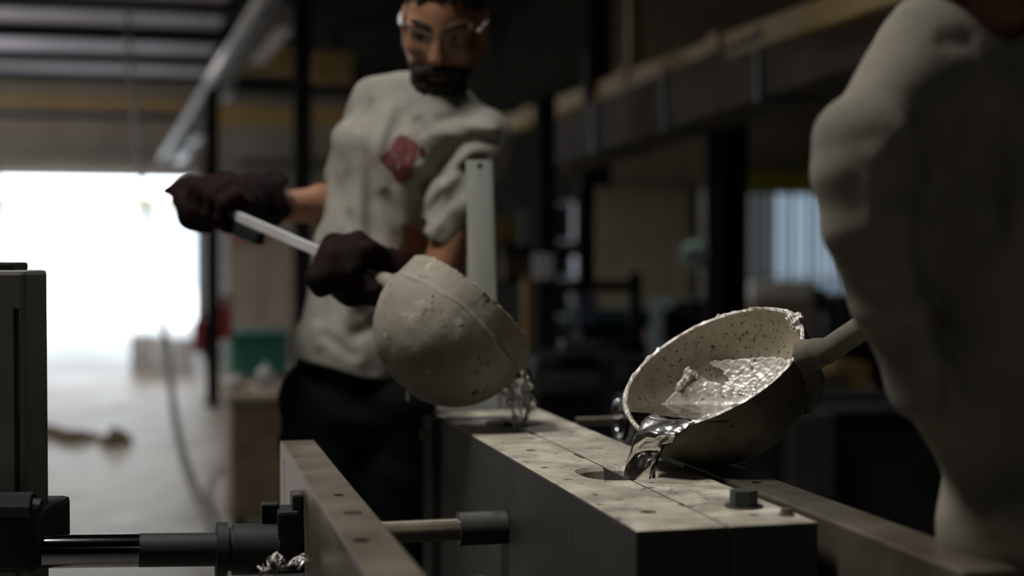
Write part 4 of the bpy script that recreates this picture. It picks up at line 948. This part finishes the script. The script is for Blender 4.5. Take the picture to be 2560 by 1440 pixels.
# ------------------------------------------------------------------ people
def grip(F, c, hdir, palm, rh, wrist, s=1.0, thumb=1):
    """gloved fist closed round a bar; palm = direction from the bar towards the back of the hand"""
    hdir = hdir / np.linalg.norm(hdir); palm = palm - hdir * (palm @ hdir); palm /= np.linalg.norm(palm); w_ = np.cross(hdir, palm)
    for i in range(4):
        ln = (1.0, 1.08, 1.02, .85)[i] * s; cc = c + hdir * (i - 1.5) * .023 * s; prev = None
        for ang, rad in ((25, 1.55), (75, 1.35), (130, 1.15), (190, 1.05), (235, 1.0)):
            a = math.radians(ang); p = cc + (palm * math.cos(a) + w_ * math.sin(a)) * (rh + .0125 * s) * rad * (ln if ang < 200 else 1)
            if prev is not None: F.add(cap(prev, p, .0125 * s, .0115 * s), .003)
            prev = p
    a = c + palm * (rh + .022 * s)
    F.add(ell(a - w_ * .012, (.048 * s, .020 * s, .042 * s), np.array([hdir, palm, w_]).T), .012)
    b = a - w_ * .05 * s; F.add(cap(a - w_ * .02, b, .030 * s, .026 * s), .015)
    tb = c - hdir * .045 * s * thumb + palm * .012 - w_ * .02; tm = c - hdir * .055 * s * thumb - w_ * (rh + .018); tt = c - hdir * .035 * s * thumb - palm * (rh + .014) - w_ * .004
    F.add(cap(tb, tm, .015 * s, .0135 * s), .006).add(cap(tm, tt, .0135 * s, .011 * s), .004)
    return b
def boots(t, fl, side_dir, fwd):
    for p in fl:
        f = Field(p - .22, p + .25, .006); f.add(cap(p + [0, 0, .05] - fwd * .04, p + [0, 0, .042] + fwd * .13, .045, .040)).add(cap(p + [0, 0, .05], p + [0, 0, .19], .048, .052), .03).cut((0, 0, -1), (0, 0, .004)); f.build('boot', MT['black'], t)

# === bearded worker with the rounded ladle
W1 = P(895, 985, 3.08); t1 = thing('person', 'bearded worker in grey T-shirt with red logo, tipping the rounded ladle with dark gloves', 'person', (W1[0], W1[1], 0))
HC = P(1110, 58, 2.985); HM = BASE @ rot('Z', -3) @ rot('Y', 5) @ rot('X', 34); hs_ = 1.06
def hl(x, y, z): return HC + HM @ (np.array((x, y, z)) * hs_)
f = Field(np.minimum(P(480, 1450, 3.2), P(1400, -90, 2.7)) - [.25, .25, 0], np.maximum(P(480, -130, 3.2), P(1400, -90, 2.9)) + [.1, .25, 0.05], .0055)
hi_ = f.lo + f.h * f.n; f = Field((f.lo[0], f.lo[1], .02), hi_, .0055)
def E(c, r, k=.012, op='u'): f.add(ell(hl(*c), tuple(q * hs_ for q in r), HM), k, op)
E((0, .018, .045), (.074, .094, .085), 0); E((0, -.020, -.005), (.066, .078, .085), .03); E((0, -.045, -.060), (.050, .048, .050), .03); E((0, -.066, -.092), (.026, .024, .020), .02)
for sx in (-1, 1):
    E((sx * .040, -.068, .026), (.028, .018, .010), .012); E((sx * .046, -.066, -.022), (.020, .020, .018), .02)
    E((sx * .032, -.097, .008), (.019, .016, .013), .012, 's')
    E((sx * .079, .012, -.004), (.010, .019, .033), .006); E((sx * .088, .004, -.002), (.006, .010, .020), .004, 's')
    f.add(cap(hl(sx * .058, .0, -.05), hl(sx * .03, -.06, -.095), .022 * hs_, .020 * hs_), .02)
f.add(cap(hl(0, -.086, .018), hl(0, -.108, -.024), .009, .0125), .010); E((0, -.108, -.028), (.017, .013, .011), .008)
E((0, -.092, -.058), (.026, .010, .006), .006); E((0, -.090, -.070), (.022, .010, .006), .006)
nb_ = P(1098, 262, 3.03); f.add(cap(hl(0, .02, -.05), nb_, .054, .062), .02)
shR = P(940, 268, 3.08); elR = P(862, 512, 3.20); wrR = P(705, 516, 3.02); haR = P(560, 500, 2.90)
shL = P(1212, 335, 2.985); elL = P(1082, 745, 2.97); wrL = P(985, 690, 2.70); haL = P(888, 676, 2.585)
f.add(cap(shR, elR, .045, .042), .02).add(cap(elR, elR + (wrR - elR) * .35, .042, .044), .02).add(cap(elR + (wrR - elR) * .35, wrR, .044, .031), .02)
f.add(cap(shL, elL, .044, .041), .02).add(cap(elL, elL + (wrL - elL) * .35, .041, .043), .02).add(cap(elL + (wrL - elL) * .35, wrL, .043, .030), .02)
f.add(cap(shR, nb_ - [0, 0, .03], .03, .04), .02).add(cap(shL, nb_ - [0, 0, .03], .03, .04), .02)
ch = P(1010, 400, 3.06); wa = P(925, 700, 3.08); hp = P(890, 935, 3.09)
f.add(ecap(ch, wa, RT, (.115, .085), (.095, .075)), .04).add(ecap(wa, hp, RT, (.095, .075), (.10, .08)), .04).add(ecap(nb_ - [0, 0, .03], ch, RT, (.08, .06), (.115, .08)), .04)
hipL = hp + RT * .075 - [0, 0, .06]; hipR = hp - RT * .075 - [0, 0, .06]
ftR = np.array((*(P(800, 985, 3.02))[:2], .0)); ftL = np.array((*(P(985, 985, 3.18))[:2], .0))
knR = (hipR + ftR) / 2 + [0, 0, .04] - DP * .02; knL = (hipL + ftL) / 2 + [0, 0, .04] - DP * .02
for h_, k_, t_ in ((hipR, knR, ftR), (hipL, knL, ftL)):
    f.add(cap(h_, k_, .068, .048), .03).add(cap(k_, t_ + [0, 0, .10], .050, .036), .03)
for wr, ha in ((wrR, haR), (wrL, haL)): f.add(cap(wr, ha, .028, .022), .01)
body1 = f.build('body', MT['skin'], t1)
# shirt
g = Field(np.minimum(hp, P(740, 900, 3.3)) - [.25, .3, .12], np.maximum(P(1300, 150, 3.2), nb_) + [.15, .25, .1], .0045)
g.add(ecap(P(1085, 285, 3.05), P(1002, 410, 3.05), RT, (.115, .075), (.147, .105))).add(ecap(P(1002, 410, 3.05), P(930, 640, 3.06), RT, (.147, .105), (.118, .100)), .04)
g.add(ecap(P(930, 640, 3.06), P(878, 872, 3.07), RT + UP * .12, (.118, .10), (.122, .112)), .04).add(ecap(P(878, 872, 3.07), P(868, 930, 3.07), RT, (.122, .112), (.126, .115)), .02)
g.add(cap(P(958, 262, 3.08), P(1075, 232, 3.06), .058, .05), .04).add(cap(P(1205, 345, 2.995), P(1110, 285, 3.05), .058, .055), .04)
g.add(cap(P(945, 275, 3.09), P(874, 440, 3.17), .063, .058), .03)                         # right sleeve, behind the torso
g.add(cap(P(1206, 350, 2.995), P(1148, 500, 2.985), .064, .062), .03).add(ecap(P(1148, 500, 2.985), P(1092, 596, 2.985), RT + UP * .3, (.062, .06), (.058, .058)), .02)
g.cut(-UP * .94 - RT * .30, P(1080, 592, 2.985) + 0) if False else None
# neck opening, sleeve and hem openings
g.add(ecap(nb_ - [0, 0, .07], nb_ - [0, 0, .004], RT, (.105, .098), (.078, .075)), .03)
g.add(cap(P(1104, 100, 3.0), nb_ + [0, 0, .042], .058, .056), .006, 's')
g.add(cap(P(1085, 620, 2.985), P(1066, 680, 2.985), .052, .062), .004, 's')
hemn = np.array((0, 0, -1.0)) * .96 - RT * .25
# cut flat at the hem
sl, X, Y, Z = g.win(g.lo, g.lo + g.h * g.n); c = P(850, 912, 3.07); nn = hemn / np.linalg.norm(hemn)
g.v = np.maximum(g.v, ((X - c[0]) * nn[0] + (Y - c[1]) * nn[1] + (Z - c[2]) * nn[2]).astype(np.float32))
c = P(1086, 604, 2.985); ax_ = P(1092, 596, 2.985) - P(1148, 500, 2.985); ax_ /= np.linalg.norm(ax_)
pl_ = ((X - c[0]) * ax_[0] + (Y - c[1]) * ax_[1] + (Z - c[2]) * ax_[2]); near = np.sqrt((X - c[0]) ** 2 + (Y - c[1]) ** 2 + (Z - c[2]) ** 2) < .13
toR = ((X - c[0]) * RT[0] + (Y - c[1]) * RT[1]) > -.062
g.v = np.where(near & toR, np.maximum(g.v, pl_.astype(np.float32)), g.v).astype(np.float32)
FD = 2.95; YMID = P(950, 500, 3.05) @ DP
def fo(a, b, wd, dep): g.drape(P(*a, FD), P(*b, FD), wd, dep, YMID)
for a, b, wd, dep in (((1150, 350), (1040, 480), .013, .020), ((1190, 365), (1065, 520), .011, -.012), ((1230, 395), (1080, 450), .011, .014), ((1200, 390), (1095, 560), .012, .014), ((1085, 305), (1150, 290), .010, .010), ((1075, 330), (1180, 335), .010, -.008),
                      ((1062, 420), (1035, 590), .014, .022), ((1010, 262), (960, 420), .014, .012), ((975, 250), (935, 420), .012, -.008), ((1040, 290), (1060, 345), .01, .010), ((925, 330), (935, 640), .015, .012), ((895, 380), (900, 700), .013, -.010), ((955, 470), (1015, 660), .016, .016), ((985, 460), (1030, 620), .012, -.010),
                      ((870, 520), (850, 700), .012, .010), ((850, 600), (820, 820), .014, .010), ((905, 640), (850, 850), .016, -.010), ((870, 850), (975, 790), .013, .014), ((790, 830), (900, 900), .012, .010), ((900, 760), (960, 860), .016, .014), ((1250, 330), (1130, 310), .010, -.012), ((1255, 350), (1140, 360), .010, .012),
                      ((925, 235), (900, 310), .010, .007), ((1055, 570), (1110, 470), .010, .012), ((1075, 595), (1155, 480), .010, -.010), ((860, 420), (845, 560), .012, .008), ((780, 800), (800, 880), .012, -.008), ((1240, 420), (1120, 520), .010, .010)): fo(a, b, wd * 1.15, dep * .72)
g.warp(.0020, 46, 8)
V, Fq = g.mesh()
mshirt = MB(); mshirt.v = V.tolist(); mshirt.f = Fq.tolist(); shirt1 = mshirt.build('t_shirt', MT['shirt'], t1, True, fix=False)
f2 = Field(np.minimum(nb_, hl(0, 0, 0)) - .14, nb_ + .14, .004)   # ribbed collar
axn = hl(0, .02, -.05) - nb_; axn /= np.linalg.norm(axn); e1 = RT - axn * (RT @ axn); e1 /= np.linalg.norm(e1); e2 = np.cross(axn, e1); pr_ = None
for k in range(33):
    a = 6.28319 * k / 32; p = nb_ - axn * .010 + e1 * math.cos(a) * .074 + e2 * math.sin(a) * .066 + axn * .012 * math.sin(a + 3.14)
    if pr_ is not None: f2.add(cap(pr_, p, .0075, .0075))
    pr_ = p
f2.build('collar', MT['shirt'], shirt1)
# printed logo lying on the shirt front
Vs = V; dq = Vs - CAM; dz = dq @ FW; spx = 1280 + FPX * (dq @ RT) / dz; spy = 720 - FPX * (dq @ UP) / dz
mesh_ = shirt1.data; fq = np.array(Fq); fc = Vs[fq].mean(1); fn = np.cross(Vs[fq[:, 2]] - Vs[fq[:, 0]], Vs[fq[:, 3]] - Vs[fq[:, 1]]); fn /= np.maximum(np.linalg.norm(fn, axis=1, keepdims=True), 1e-12)
if ((fc - fc.mean(0)) * fn).sum() < 0: fn = -fn
vn = np.zeros_like(Vs); [np.add.at(vn, fq[:, k], fn) for k in range(4)]; vn /= np.maximum(np.linalg.norm(vn, axis=1, keepdims=True), 1e-12)
fpx = spx[fq].mean(1); fpy = spy[fq].mean(1); ffront = ((CAM - fc) * fn).sum(1) > 0
def logo(poly, mt):                     # a thin print that follows the cloth
    poly = zpoly(poly, 760, 0, 3.0); sel = np.where(ffront & (fc @ DP < YMID) & inpoly(fpx, fpy, poly))[0]
    if not len(sel): return
    us = np.unique(fq[sel]); mp_ = -np.ones(len(Vs), int); mp_[us] = np.arange(len(us))
    MB().add(Vs[us] + vn[us] * .0022, mp_[fq[sel]].tolist()).build('logo_print', mt, shirt1, True)
logo([(725, 1010), (770, 1025), (770, 1190), (690, 1170), (640, 1110), (690, 1040)], MT['print'])
logo([(776, 1028), (845, 1070), (850, 1180), (800, 1215), (776, 1195)], MT['print2'])
logo([(850, 1090), (905, 1115), (900, 1160), (855, 1175)], MT['print'])
logo([(635, 1118), (685, 1175), (700, 1260), (640, 1265), (568, 1210), (568, 1180)], MT['print'])
logo([(692, 1180), (770, 1200), (830, 1215), (815, 1250), (715, 1250)], MT['print2'])
logo([(650, 1272), (815, 1258), (812, 1320), (740, 1375), (700, 1345)], MT['print'])
# trousers
g2 = Field(np.minimum(ftR, ftL) - [.25, .25, 0], np.maximum(hp, P(1100, 850, 3.2)) + [.2, .25, .1], .007)
g2.add(ecap(hp + [0, 0, .02], hp - [0, 0, .08], RT, (.122, .108), (.14, .115)))
for h_, k_, t_ in ((hipR, knR, ftR), (hipL, knL, ftL)): g2.add(cap(h_, k_, .096, .072), .03).add(cap(k_, t_ + [0, 0, .10], .074, .066), .03)
g2.warp(.0035, 30, 3); tr = g2.build('trousers', MT['trouser'], t1)
boots(t1, (ftR, ftL), RT, -DP)
# hair, beard, brows
hf = Field(HC - .2, HC + .22, .0035)
def HE(F, c, r, k=.0, op='u'): F.add(ell(hl(*c), tuple(q * hs_ for q in r), HM), k, op)
HE(hf, (0, .022, .055), (.080, .100, .092)); HE(hf, (0, .03, .105), (.066, .078, .05), .03)
HE(hf, (0, -.052, -.012), (.078, .085, .092), .006, 's')
for sx in (-1, 1): HE(hf, (sx * .085, .01, -.012), (.02, .030, .040), .004, 's')
hf.add(ell(hl(0, .05, -.11), (.12, .14, .075), HM), .01, 's'); hf.warp(.0016, 150, 5); hf.build('hair', MT['hair'], body1)
bf = Field(HC - [.2, .2, .3], HC + .15, .0035)
HE(bf, (0, -.062, -.090), (.053, .044, .046)); HE(bf, (0, -.066, -.118), (.036, .030, .034), .03)
for sx in (-1, 1): bf.add(cap(hl(sx * .034, -.074, -.066), hl(sx * .052, -.045, -.080), .017, .012), .015); bf.add(cap(hl(sx * .006, -.102, -.050), hl(sx * .036, -.086, -.064), .010, .011), .008); bf.add(cap(hl(sx * .056, -.03, -.072), hl(sx * .066, -.002, -.03), .008, .005), .01)
HE(bf, (0, -.106, -.070), (.018, .014, .007), .004, 's'); bf.warp(.0022, 190, 6); bf.build('beard', MT['hair'], body1)
MB().tube([hl(x, -.1005 - .004 * math.cos(x * 70), -.069) for x in np.linspace(-.02, .02, 7)], [.002, .004, .005, .0055, .005, .004, .002], 8).build('lip', MT['lip'], body1, True)
for sx in (-1, 1):
    MB().tube([hl(sx * (.012 + .045 * s), -.0935 + .022 * s * s, .028 + .010 * math.sin(2.6 * s)) for s in np.linspace(0, 1, 8)], [.003, .005, .006, .006, .0055, .005, .004, .002], 8).build('eyebrow', MT['hair'], body1, True)
    c = hl(sx * .032, -.074, .008); V = []; F_ = []
    MB().tube([c + HM @ np.array((0, y, 0)) for y in (-.0118, -.009, 0, .009, .0118)], [.002, .0078, .0118, .0078, .002], 12).build('eye', MT['eye'], body1, True)
# safety glasses
gl = thing('safety_glasses_tmp', '', '', HC) if False else None
lens = MB(); nU, nV = 19, 7; V = []
for i in range(nU):
    a = math.radians(-72 + 144 * i / (nU - 1))
    for j in range(nV):
        z = .027 - .05 * j / (nV - 1) + .010 * math.exp(-(a / .16) ** 2) * (-(1 - j / (nV - 1)) * 0 + (j / (nV - 1)))
        V.append(hl(.079 * math.sin(a), -.030 - .082 * math.cos(a) ** .8 if math.cos(a) > 0 else -.03, z))
F_ = [(i * nV + j, (i + 1) * nV + j, (i + 1) * nV + j + 1, i * nV + j + 1) for i in range(nU - 1) for j in range(nV - 1)]
lens.add(V, F_); gls = lens.build('safety_glasses', MT['glass'], t1, True)
MB().tube([V[i * nV] for i in range(nU)], .0012, 6).build('brow_bar', MT['dark'], gls, True)
for sx, i0 in ((-1, 0), (1, nU - 1)):
    e0 = V[i0 * nV + 1]; MB().tube([e0, hl(sx * .083, -.03, .018), hl(sx * .086, .01, .012), hl(sx * .082, .04, -.004)], [.006, .0045, .003, .003], 8, flat=.5).build('temple', MT['lensframe'], gls, True)
# gloves
G1 = Field(haR - [.22, .22, .16], haR + [.24, .24, .16], .0042)
hdirL = hv
cR = la + hv * ((P(556, 524, 2.83) - la) @ hv); b = grip(G1, cR, -hdirL, UP * .75 + DP * .5 - RT * .2, .008, wrR, 1.25)
G1.add(cap(P(470, 470, 2.86), P(560, 490, 2.89), .022, .045), .02).add(cap(P(560, 490, 2.89), P(640, 500, 2.96), .045, .050), .02).add(cap(P(640, 500, 2.96), P(684, 500, 3.0), .052, .056), .01)
G1.add(cap(P(412, 478, 2.85), P(480, 470, 2.86), .006, .020), .02).add(cap(P(470, 545, 2.83), P(505, 566, 2.83), .016, .016), .02).add(cap(P(450, 500, 2.84), P(480, 545, 2.83), .018, .018), .015)
G1.add(cap(P(690, 500, 3.0), P(760, 500, 3.08), .050, .046), .0, 's')
G1.fold(P(620, 450, 2.9), P(600, 560, 2.9), .012, .008).fold(P(540, 450, 2.85), P(560, 540, 2.84), .012, .006).warp(.0022, 60, 2)
G1.build('glove', MT['glove'], t1)
G2 = Field(haL - [.2, .2, .16], haL + [.22, .25, .16], .0038)
cL = la + hv * ((P(892, 670, 2.58) - la) @ hv); b = grip(G2, cL, hdirL, -DP * .55 + UP * .35 - RT * .1, .008, wrL, 1.25)
G2.add(cap(P(870, 690, 2.575), P(930, 690, 2.60), .050, .052), .02).add(cap(P(930, 690, 2.60), P(985, 675, 2.68), .050, .046), .02).add(cap(P(888, 600, 2.59), P(905, 650, 2.59), .008, .030), .02).add(cap(P(832, 668, 2.57), P(870, 675, 2.575), .022, .04), .02)
G2.add(cap(P(990, 672, 2.69), P(1050, 668, 2.85), .040, .040), 0, 's')
G2.fold(P(905, 610, 2.55), P(880, 680, 2.53), .010, .010).fold(P(940, 640, 2.55), P(900, 720, 2.53), .010, .008).fold(P(930, 650, 2.53), P(985, 690, 2.58), .010, -.006).warp(.0024, 60, 4)
G2.build('glove', MT['glove'], t1)

# === right worker, near the camera, holding the tilted ladle
D3 = 1.38
base3 = P(2560, 900, 1.44); t2 = thing('person', 'worker in loose grey shirt at the right edge, back turned, holding the tilted ladle', 'person', (base3[0], base3[1], 0))
nk = P(2430, 30, 1.47); hd = P(2395, -275, 1.50); sh3 = P(2175, 345, 1.41); el3 = P(2300, 900, 1.45)
hcL = ha_ + hdirR * .36; hcR = ha_ + hdirR * .54
sh4 = P(2740, 300, 1.62); el4 = P(2800, 820, 1.62); pel = P(2740, 1330, 1.50); ches = P(2540, 420, 1.50)
f = Field(np.minimum(P(2000, 1440, 1.3), P(2000, 0, 1.3)) - [.3, .3, 0], np.maximum(P(2900, 0, 1.7), P(2900, 0, 2.0)) + [.3, .3, .35], .007); hi_ = f.lo + f.h * f.n; hi_[2] = hd[2] + .2; f = Field((f.lo[0], f.lo[1], .02), hi_, .007)
HM2 = BASE @ rot('Z', -62) @ rot('X', 22)
def E2(c, r, k=.012, op='u'): f.add(ell(hd + HM2 @ np.array(c), r, HM2), k, op)
E2((0, .018, .045), (.074, .094, .085), 0); E2((0, -.020, -.005), (.066, .078, .085), .03); E2((0, -.045, -.060), (.050, .048, .050), .03)
f.add(cap(hd + HM2 @ np.array((0, -.086, .018)), hd + HM2 @ np.array((0, -.108, -.024)), .009, .0125), .01)
for sx in (-1, 1): E2((sx * .079, .012, -.004), (.010, .019, .033), .006); E2((sx * .032, -.097, .008), (.019, .016, .013), .012, 's')
E2((0, -.092, -.062), (.026, .010, .009), .006)
f.add(cap(hd + HM2 @ np.array((0, .02, -.05)), nk, .054, .06), .02)
f.add(cap(sh3, el3, .030, .024), .005).add(cap(el3, hcL, .026, .024), .01).add(cap(sh4, el4, .048, .04), .02).add(cap(el4, hcR, .04, .028), .02).add(cap(sh3, nk, .03, .04), .02).add(cap(sh4, nk, .03, .04), .02)
SD = RT * .9 + DP * .35
f.add(ecap(ches, P(2650, 1100, 1.5), SD, (.085, .065), (.075, .065)), .03).add(ecap(P(2650, 1100, 1.5), pel, SD, (.085, .075), (.095, .08)), .03)
h5 = pel - SD * .09 - [0, 0, .05]; h6 = pel + SD * .09 - [0, 0, .05]; f5 = np.array((h5[0], h5[1] - .02, 0)); f6 = np.array((h6[0] + .03, h6[1], 0))
for h_, t_ in ((h5, f5), (h6, f6)): f.add(cap(h_, (h_ + t_) / 2, .072, .05), .03).add(cap((h_ + t_) / 2, t_ + [0, 0, .1], .05, .036), .03)
body2 = f.build('body', MT['skin'], t2)
g = Field(np.minimum(P(1980, 1500, 1.3), P(1980, 0, 1.3)) - [.05, .15, 0], np.maximum(P(2900, 0, 1.75), P(2900, -60, 1.75)) + [.1, .1, .1], .005); 
g.add(ecap(P(2520, 210, 1.50), P(2560, 560, 1.50), SD, (.145, .10), (.150, .115))).add(ecap(P(2560, 560, 1.50), P(2655, 1090, 1.49), SD, (.150, .115), (.108, .11)), .05).add(ecap(P(2655, 1090, 1.49), P(2665, 1300, 1.47), SD, (.108, .11), (.128, .115)), .04).add(ecap(P(2665, 1300, 1.47), P(2690, 1430, 1.48), SD, (.128, .115), (.135, .115)), .04)
g.add(cap(P(2175, 345, 1.40), P(2340, 190, 1.45), .050, .075), .03).add(cap(P(2740, 320, 1.62), P(2520, 170, 1.52), .055, .07), .04).add(cap(P(2340, 150, 1.46), P(2430, 60, 1.47), .06, .055), .03)
g.add(ecap(P(2168, 345, 1.40), P(2166, 430, 1.40), RT, (.049, .055), (.050, .056)), .02).add(ecap(P(2166, 430, 1.40), P(2186, 560, 1.40), RT, (.050, .056), (.046, .056)), .015).add(ecap(P(2186, 560, 1.40), P(2244, 760, 1.41), RT, (.046, .056), (.041, .054)), .015).add(ecap(P(2244, 760, 1.41), P(2302, 975, 1.43), RT, (.041, .054), (.033, .05)), .015)
g.add(cap(P(2310, 960, 1.44), P(2440, 1090, 1.47), .034, .045), .03)
g.add(cap(P(2740, 330, 1.62), P(2800, 720, 1.62), .065, .065), .03)
g.add(cap(hd, nk + [0, 0, -.01], .066, .060), .008, 's')
for a, b, wd, dep in (((2118, 430), (2130, 740), .010, .022), ((2140, 680), (2200, 800), .008, .016), ((2240, 540), (2215, 760), .014, .022), ((2330, 480), (2250, 900), .016, .016), ((2400, 380), (2380, 900), .022, .022), ((2300, 300), (2170, 420), .016, -.006), ((2330, 110), (2440, 115), .012, .005),
                      ((2440, 260), (2500, 640), .018, .016), ((2270, 700), (2260, 980), .012, -.012), ((2380, 900), (2410, 1180), .014, .02), ((2470, 900), (2500, 1350), .02, -.012), ((2420, 1240), (2550, 1130), .02, .018), ((2180, 420), (2170, 640), .012, -.006), ((2300, 1090), (2390, 1010), .012, .01)):
    dd_ = 1.335 if a[0] < 2320 else 1.39
    g.fold(P(*a, dd_), P(*b, dd_), wd, dep)
g.warp(.003, 30, 12)
V, Fq = g.mesh(); ms = MB(); ms.v = V.tolist(); ms.f = Fq.tolist(); s2 = ms.build('loose_shirt', MT['shirt2'], t2, True, fix=False)
f2 = Field(nk - .14, nk + .14, .005); axn = hd - nk; axn /= np.linalg.norm(axn); e1 = RT - axn * (RT @ axn); e1 /= np.linalg.norm(e1); e2 = np.cross(axn, e1); pr_ = None
for k in range(33):
    a = 6.28319 * k / 32; p = nk + e1 * math.cos(a) * .074 + e2 * math.sin(a) * .07
    if pr_ is not None: f2.add(cap(pr_, p, .009, .009))
    pr_ = p
f2.build('collar', MT['shirt2'], s2)
g2 = Field(np.minimum(f5, f6) - [.25, .25, 0], np.maximum(pel, pel) + [.25, .25, .1], .008)
g2.add(ecap(pel + [0, 0, .03], pel - [0, 0, .06], SD, (.125, .105), (.14, .11)))
for h_, t_ in ((h5, f5), (h6, f6)): g2.add(cap(h_, (h_ + t_) / 2, .092, .07), .03).add(cap((h_ + t_) / 2, t_ + [0, 0, .1], .07, .062), .03)
g2.warp(.003, 30, 5).build('trousers', MT['trouser'], t2); boots(t2, (f5, f6), SD, -(RT * .9 - DP * .3))
hf = Field(hd - .2, hd + .22, .006)
hf.add(ell(hd + HM2 @ np.array((0, .022, .055)), (.080, .100, .092), HM2)).add(ell(hd + HM2 @ np.array((0, -.052, -.012)), (.078, .085, .092), HM2), .006, 's').add(ell(hd + HM2 @ np.array((0, .05, -.11)), (.12, .14, .075), HM2), .01, 's'); hf.build('hair', MT['hair'], body2)
for c, wr in ((hcL, el3), (hcR, el4)):
    G = Field(c - .16, c + .16, .005); pd = (wr - c); grip(G, c, hdirR, pd / np.linalg.norm(pd) * .4 - UP * .8, .0165, wr, 1.2)
    u_ = pd / np.linalg.norm(pd); G.add(cap(c + u_ * .05, c + u_ * .13, .04, .048), .02).warp(.002, 60, 3).build('glove', MT['glove'], t2)
